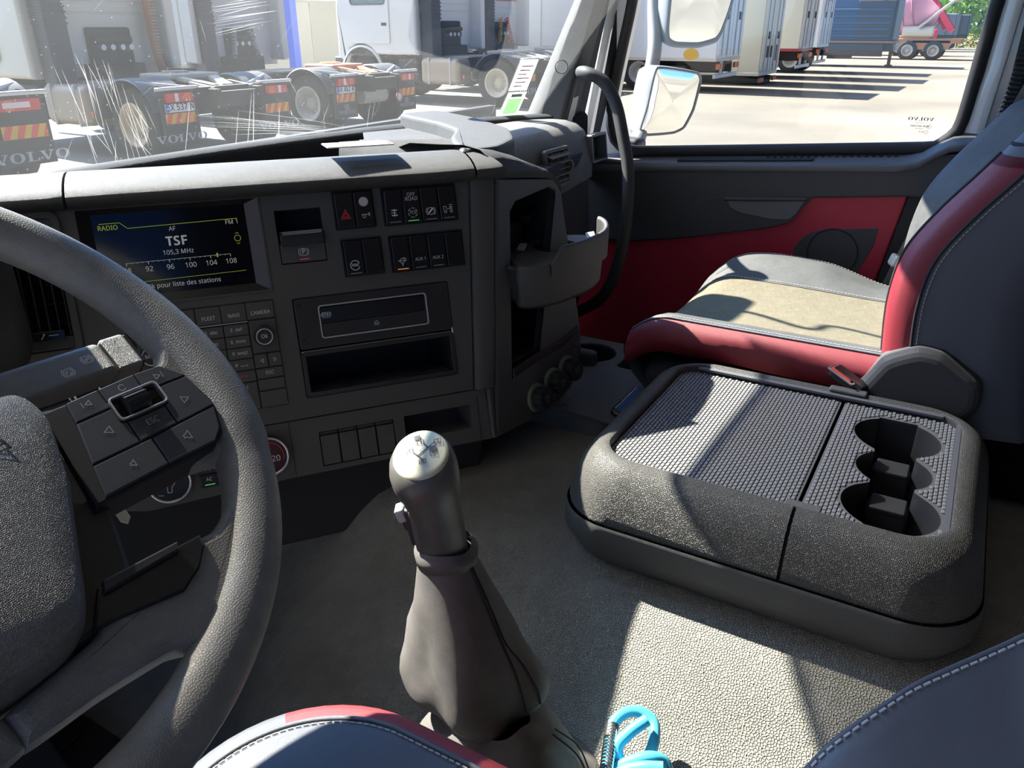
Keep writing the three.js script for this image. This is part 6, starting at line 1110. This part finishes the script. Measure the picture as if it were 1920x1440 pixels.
// leafy crown: many small leaf quads over lobes
function bush(name, label, x, y, z, rx, ry, rz, n, col, trunk = true) {
  const t = thing(name, label, 'tree'); t.position.set(x, y, z);
  const leaf = new THREE.BufferGeometry(); leaf.setAttribute('position', new THREE.Float32BufferAttribute([0, -0.5, 0, 0.28, 0, 0.05, 0, 0.5, 0, -0.28, 0, 0.05], 3)); leaf.setIndex([0, 1, 2, 0, 2, 3]); leaf.computeVertexNormals();
  const im = new THREE.InstancedMesh(leaf, std([1, 1, 1], 0.7, { side: THREE.DoubleSide, transmission: 0.25, thickness: 0 }), n), m = new THREE.Matrix4(), q = new THREE.Quaternion(), e = new THREE.Euler();
  for (let i = 0; i < n; i++) {
    const a = rr(0, 6.283), b = Math.acos(rr(-1, 1)), r = Math.cbrt(rr(0.35, 1)) * (0.85 + 0.3 * Math.sin(a * 5 + b * 4) * 0.5);
    const s = rr(0.4, 0.75) * Math.min(1, ry / 2); m.compose(V(rx * r * Math.sin(b) * Math.cos(a), ry * r * Math.cos(b), rz * r * Math.sin(b) * Math.sin(a)), q.setFromEuler(e.set(rr(0, 6), rr(0, 6), rr(0, 6))), V(s, s, s)); im.setMatrixAt(i, m);
    const k = rr(0.7, 1.25); im.setColorAt(i, rgb(col[0] * k, col[1] * k, col[2] * k * rr(0.8, 1.2)));
  }
  im.name = 'foliage'; im.userData.kind = 'stuff'; im.castShadow = im.receiveShadow = true; t.add(im);
  if (trunk) mk('trunk', [rod([0, GROUND - y, 0], [0, -ry * 0.2, 0], 0.25, 10, 0.12)], E.chassis, t);
  return t;
}
bush('leafy_tree', 'bright green tree at the far right end of the yard', 92, 2.2, -2.5, 4.5, 4.6, 7, 7000, [0.3, 0.46, 0.06]);
bush('leafy_tree', 'yellow-green tree left of the far right tree, behind the dump trucks', 104, 2.5, -10, 5, 4.8, 7, 7000, [0.34, 0.46, 0.08]);
bush('leafy_tree', 'trees showing above the mixer and blue tipper trailer', 96, 2.6, -19, 5, 4.4, 8, 7000, [0.24, 0.38, 0.07]);
bush('wall_shrub', 'shrub leaves showing over the top of the pale wall', 22.5, 1.35, -25.5, 4, 0.7, 1.2, 900, [0.34, 0.42, 0.06], false);
for (let i = 0; i < 7; i++) bush('verge_grass', 'dry tuft in the verge at the end of the yard, tuft ' + ['nearest the frame edge', 'second from the frame edge', 'third from the frame edge', 'fourth from the frame edge', 'fifth from the frame edge', 'sixth from the frame edge', 'farthest from the frame edge'][i], 86, GROUND + 0.5, -1.2 - i * 1.4, 0.8, 0.7, 0.9, 160, [0.42, 0.36, 0.14], false).userData.category = 'grass';

// box trailers parked in a row: origin on the ground under the rear left corner, heading -z
function boxTrailer(label, x, z, o) {
  const t = thing('box_trailer', label, 'trailer', 'parked box trailers'); t.position.set(x, GROUND, z);
  const W = o.w ?? 2.5, L = o.len ?? 9, b = o.floor, h = o.top ?? 4;
  mk('box_body', rbox(W, h - b, L, 0.03, W / 2, (h + b) / 2, -L / 2), o.mat, t);
  mk('lower_rail', rbox(W + 0.03, 0.1, L + 0.02, 0.01, W / 2, b + 0.03, -L / 2), o.rail ?? o.mat, t);
  for (let i = 0; i < 7; i++) mk('side_seam', rbox(0.02, h - b - 0.2, 0.03, 0.005, -0.005, (h + b) / 2, -0.7 - i * 1.25), o.seam ?? o.mat, t);
  for (const k of [0, 1]) {
    const d = mk('rear_door', rbox(W / 2 - 0.06, h - b - 0.25, 0.04, 0.01, W * (0.25 + 0.5 * k), (h + b) / 2 + 0.02, 0.02), o.door ?? o.mat, t);
    mk('lock_bar', [rod([W * (0.25 + 0.5 * k) - 0.25, b + 0.1, 0.06], [W * (0.25 + 0.5 * k) - 0.25, h - 0.1, 0.06], 0.02, 8), rod([W * (0.25 + 0.5 * k) + 0.25, b + 0.1, 0.06], [W * (0.25 + 0.5 * k) + 0.25, h - 0.1, 0.06], 0.02, 8)], E.steel, d);
    mk('lock_handle', [rbox(0.12, 0.22, 0.03, 0.01, W * (0.25 + 0.5 * k), b + 1.2, 0.06)], E.chassis, d);
    const lm = mk('tail_light', rbox(0.4, 0.16, 0.08, 0.02, W * (0.14 + 0.72 * k), b - 0.16, 0.0), k ? E.orange : E.orange, t);
    mk('red_lens', rbox(0.18, 0.12, 0.02, 0.01, W * (0.14 + 0.72 * k) + 0.1, b - 0.16, 0.045), E.lamp, lm);
  }
  mk('frame', [rbox(0.1, 0.3, L, 0.02, W / 2 - 0.45, b - 0.2, -L / 2), rbox(0.1, 0.3, L, 0.02, W / 2 + 0.45, b - 0.2, -L / 2)], E.chassis, t);
  if (o.floor > 0.7) {
    mk('underrun_bar', [rbox(W * 0.92, 0.12, 0.08, 0.02, W / 2, 0.42, -0.05), rbox(0.08, 0.5, 0.08, 0.02, W * 0.3, 0.62, -0.05), rbox(0.08, 0.5, 0.08, 0.02, W * 0.7, 0.62, -0.05)], E.steel, t);
    for (const zz of o.axles ?? [-3.2]) for (const k of [0, 1]) wheel(t, k ? W - 0.16 : 0.16, zz, k === 1, E.rimGrey, 0.5);
    mk('side_box', rbox(0.5, 0.4, 1.4, 0.03, 0.3, b - 0.35, -1.6), E.chassis, t);
  }
  if (o.text) mk('lettering', [txt(o.text, 0.16, W * 0.5, b + 2.0, 0.07, 'bold', 0.5, 1.2), txt(o.text2 ?? '', 0.09, W * 0.5, b + 1.75, 0.07)].slice(0, o.text2 ? 2 : 1), std([0.55, 0.05, 0.05], 0.5), t);
  if (o.badge) mk('yellow_badge', tr(cyl(0.16, 0.16, 0.01, 24).scale(1, 1, 1.4), -0.012, b + 0.17, -0.75, 0, 0, Math.PI / 2), E.yellow, t);
  return t;
}
boxTrailer('large white rigid box body nearest the passenger window', 24, -7.1, { floor: 0.85, mat: std([0.74, 0.75, 0.76], 0.35), seam: std([0.5, 0.5, 0.5], 0.5), axles: [-2.35], badge: true, len: 10, rail: std([0.62, 0.58, 0.48], 0.5) });
boxTrailer('low cream swap body with lettered rear, second in the row', 27.7, -6.75, { floor: 0.3, mat: std([0.7, 0.66, 0.52], 0.5), door: std([0.74, 0.7, 0.58], 0.5), seam: std([0.6, 0.55, 0.42], 0.5) });
boxTrailer('cream box trailer with dark red bumper, third in the row', 31.7, -6.4, { floor: 0.95, mat: std([0.72, 0.69, 0.6], 0.5), rail: std([0.35, 0.04, 0.06], 0.5), axles: [-2.5, -3.8], seam: std([0.6, 0.57, 0.48], 0.5) });
boxTrailer('white box trailer with red writing, fourth in the row', 36.2, -6.6, { floor: 1.0, mat: std([0.74, 0.75, 0.76], 0.4), text: 'bavo', text2: 'transport', axles: [-1.0, -2.3] });
{ // marks on the lettered rear of the second body
  const m = thing('load_boards', 'dark scuffed boards bolted to the cream swap body rear', 'board');
  for (const [dx, dy, hh] of [[0.6, 1.0, 0.35], [1.1, 1.0, 0.35], [1.75, 0.95, 0.5]]) mk('board', rbox(0.18, hh, 0.02, 0.005, 27.7 + dx, GROUND + dy, -6.68), std([0.12, 0.1, 0.09], 0.8), m);
}
{ // tipper semi-trailer with rolled tarpaulin
  const t = thing('tipper_trailer', 'dark blue tipper trailer with grey rolled tarpaulin', 'trailer'); t.position.set(43, GROUND, -4.2);
  const blue = std([0.05, 0.09, 0.19], 0.45), dark = std([0.06, 0.06, 0.075], 0.5);
  mk('tipper_body', [rbox(2.5, 1.7, 7.5, 0.06, 1.25, 2.05, -4.2)], blue, t);
  mk('tail_gate', rbox(2.5, 1.75, 0.12, 0.03, 1.25, 2.05, -0.4), dark, t);
  mk('rear_side_panel', rbox(0.05, 1.6, 1.6, 0.02, -0.02, 2.05, -1.25), dark, t);
  for (let i = 0; i < 5; i++) mk('side_rib', rbox(0.08, 0.09, 7.3, 0.02, -0.04, 1.35 + i * 0.28, -4.2), blue, t);
  mk('tarpaulin', [tr(cyl(0.34, 0.34, 7.2, 20), 0.35, 3.05, -4.2, Math.PI / 2), tr(rbox(2.3, 0.2, 7.3, 0.08), 1.3, 3.0, -4.2)], std([0.2, 0.22, 0.25], 0.6), t);
  for (let i = 0; i < 5; i++) mk('tarp_strap', tr(new THREE.TorusGeometry(0.35, 0.015, 5, 20), 0.35, 3.05, -1.2 - i * 1.3), E.steel, t);
  mk('yellow_label', rbox(0.02, 0.2, 0.3, 0.005, -0.06, 3.0, -0.9), E.yellow, t);
  mk('frame', [rbox(2.3, 0.12, 7.6, 0.02, 1.25, 1.1, -4.1), rbox(1.0, 0.35, 6.5, 0.03, 1.25, 0.85, -3.6)], std([0.28, 0.2, 0.17], 0.7), t);
  mk('side_guard', [rbox(0.08, 0.55, 3.2, 0.03, 0.1, 0.75, -2.3), rbox(0.4, 0.4, 1.1, 0.04, 0.3, 0.55, -2.6)], dark, t);
  for (const zz of [-5.2, -6.6]) for (const k of [0, 1]) wheel(t, k ? 2.3 : 0.2, zz, k === 1, E.rimGrey, 0.5);
  for (const zz of [-5.2, -6.6]) mk('mudguard', arc(0.6, 5, 175, 0.5, 0.02, 0.25).translate(0, 0.5, zz), E.plastic, t);
  mk('landing_leg', [rbox(0.14, 0.8, 0.14, 0.02, 0.15, 0.5, -0.35), rbox(0.3, 0.06, 0.3, 0.01, 0.15, 0.1, -0.35)], E.chassis, t);
  mk('side_marker', rbox(0.05, 0.1, 0.15, 0.01, -0.03, 1.0, -4.4), E.orange, t);
}
{ // concrete mixer
  const t = thing('concrete_mixer', 'concrete mixer lorry with pink drum and pale chute', 'truck'); t.position.set(54, GROUND, -1.9);
  const dr = new THREE.LatheGeometry([[0.35, -1.9], [0.6, -1.7], [1.15, -0.6], [1.2, 0.5], [0.8, 1.6], [0.3, 2.0]].map(([a, b]) => new THREE.Vector2(a, b)), 32).rotateX(Math.PI / 2 - 0.25).rotateY(Math.PI);
  mk('drum', dr.translate(1.25, 2.6, -3.6), std([0.62, 0.3, 0.38], 0.5), t);
  mk('drum_bands', [-0.5, 0.0, 0.5].map((q) => new THREE.TorusGeometry(1.21, 0.04, 6, 36).rotateX(-0.25).translate(1.25, 2.6 + q * 0.25, -3.6 + q)), std([0.35, 0.14, 0.2], 0.5), t);
  mk('chute', [bar([0.2, 1.7, -2.6], [0.5, 3.2, -0.9], 0.4, 0.12), bar([0.5, 3.2, -0.9], [1.2, 3.5, -0.6], 0.5, 0.2)], std([0.6, 0.58, 0.52], 0.6), t);
  mk('hopper', rbox(1.2, 0.7, 0.7, 0.1, 1.25, 3.4, -1.0), std([0.5, 0.5, 0.5], 0.6), t);
  mk('water_tank', tr(cyl(0.3, 0.3, 1.6, 18), 0.4, 1.5, -2.6, Math.PI / 2), std([0.6, 0.57, 0.5], 0.5), t);
  mk('frame', [rbox(2.2, 0.25, 7.5, 0.03, 1.25, 1.0, -4.0), rbox(0.1, 0.5, 2.0, 0.02, 0.2, 0.8, -1.8)], E.rust, t);
  for (const zz of [-1.6, -2.95]) for (const k of [0, 1]) wheel(t, k ? 2.3 : 0.2, zz, k === 1, E.rimGrey, 0.5);
}
{ // red loader crane
  const t = thing('loader_crane', 'bright red loader crane folded on a flatbed lorry', 'crane'); t.position.set(61, GROUND, -3.4);
  const red = std([0.6, 0.02, 0.05], 0.4);
  mk('base', [rbox(1.6, 1.0, 0.8, 0.1, 1.0, 1.6, -1.2), rbox(0.6, 1.6, 0.6, 0.1, 1.0, 2.6, -1.2)], red, t);
  mk('boom', [bar([1.0, 3.4, -1.2], [0.6, 1.5, 0.3], 0.3, 0.35), bar([1.3, 3.3, -1.3], [1.1, 1.6, -0.1], 0.25, 0.3), bar([0.6, 2.9, -2.0], [0.9, 3.8, -0.4], 0.2, 0.2)], red, t);
  mk('hydraulic_ram', [rod([0.8, 1.9, -0.7], [0.9, 3.2, -0.9], 0.09, 10), rod([1.3, 1.8, -0.6], [1.2, 3.1, -0.8], 0.08, 10)], E.steel, t);
  mk('grab', [bar([0.8, 3.8, -1.5], [1.0, 4.3, 0.2], 0.3, 0.15), bar([0.9, 3.5, 0.2], [1.0, 4.3, 0.3], 0.25, 0.15)], E.dusty, t);
  mk('outrigger', [rbox(0.2, 1.2, 0.2, 0.03, 0.2, 1.0, -0.6), rbox(0.4, 0.08, 0.4, 0.02, 0.2, 0.35, -0.6)], red, t);
  mk('flatbed', [rbox(2.4, 0.2, 7, 0.03, 1.2, 1.1, -4.4)], E.rust, t);
  for (const zz of [-2.6, -0.9]) for (const k of [0, 1]) wheel(t, k ? 2.2 : 0.2, zz, k === 1, E.rimGrey, 0.5);
}
for (const [i, [x, z, label]] of [[73, -3.2, 'dark blue-grey tipper lorry at the end of the row, nearer one'], [80, -2.6, 'dark tipper lorry farthest away, before the green trees']].entries()) {
  const t = thing('tipper_lorry', label, 'truck', 'far tipper lorries'); t.position.set(x, GROUND, z);
  const m = i ? std([0.07, 0.075, 0.09], 0.5) : std([0.13, 0.15, 0.19], 0.5);
  mk('tipper_body', [rbox(2.5, 1.5, 6.5, 0.08, 1.25, 1.9, -3.6)], m, t);
  for (let k = 0; k < 4; k++) mk('side_post', rbox(0.1, 1.5, 0.12, 0.02, -0.03, 1.9, -1.0 - k * 1.6), m, t);
  mk('tail_gate', rbox(2.5, 1.5, 0.1, 0.03, 1.25, 1.9, -0.3), m, t);
  mk('frame', rbox(2.2, 0.3, 6.6, 0.03, 1.25, 1.0, -3.6), E.chassis, t);
  for (const zz of [-1.6, -2.9]) for (const k of [0, 1]) wheel(t, k ? 2.3 : 0.2, zz, k === 1, E.rimGrey, 0.5);
}
renderer.render(scene, camera);
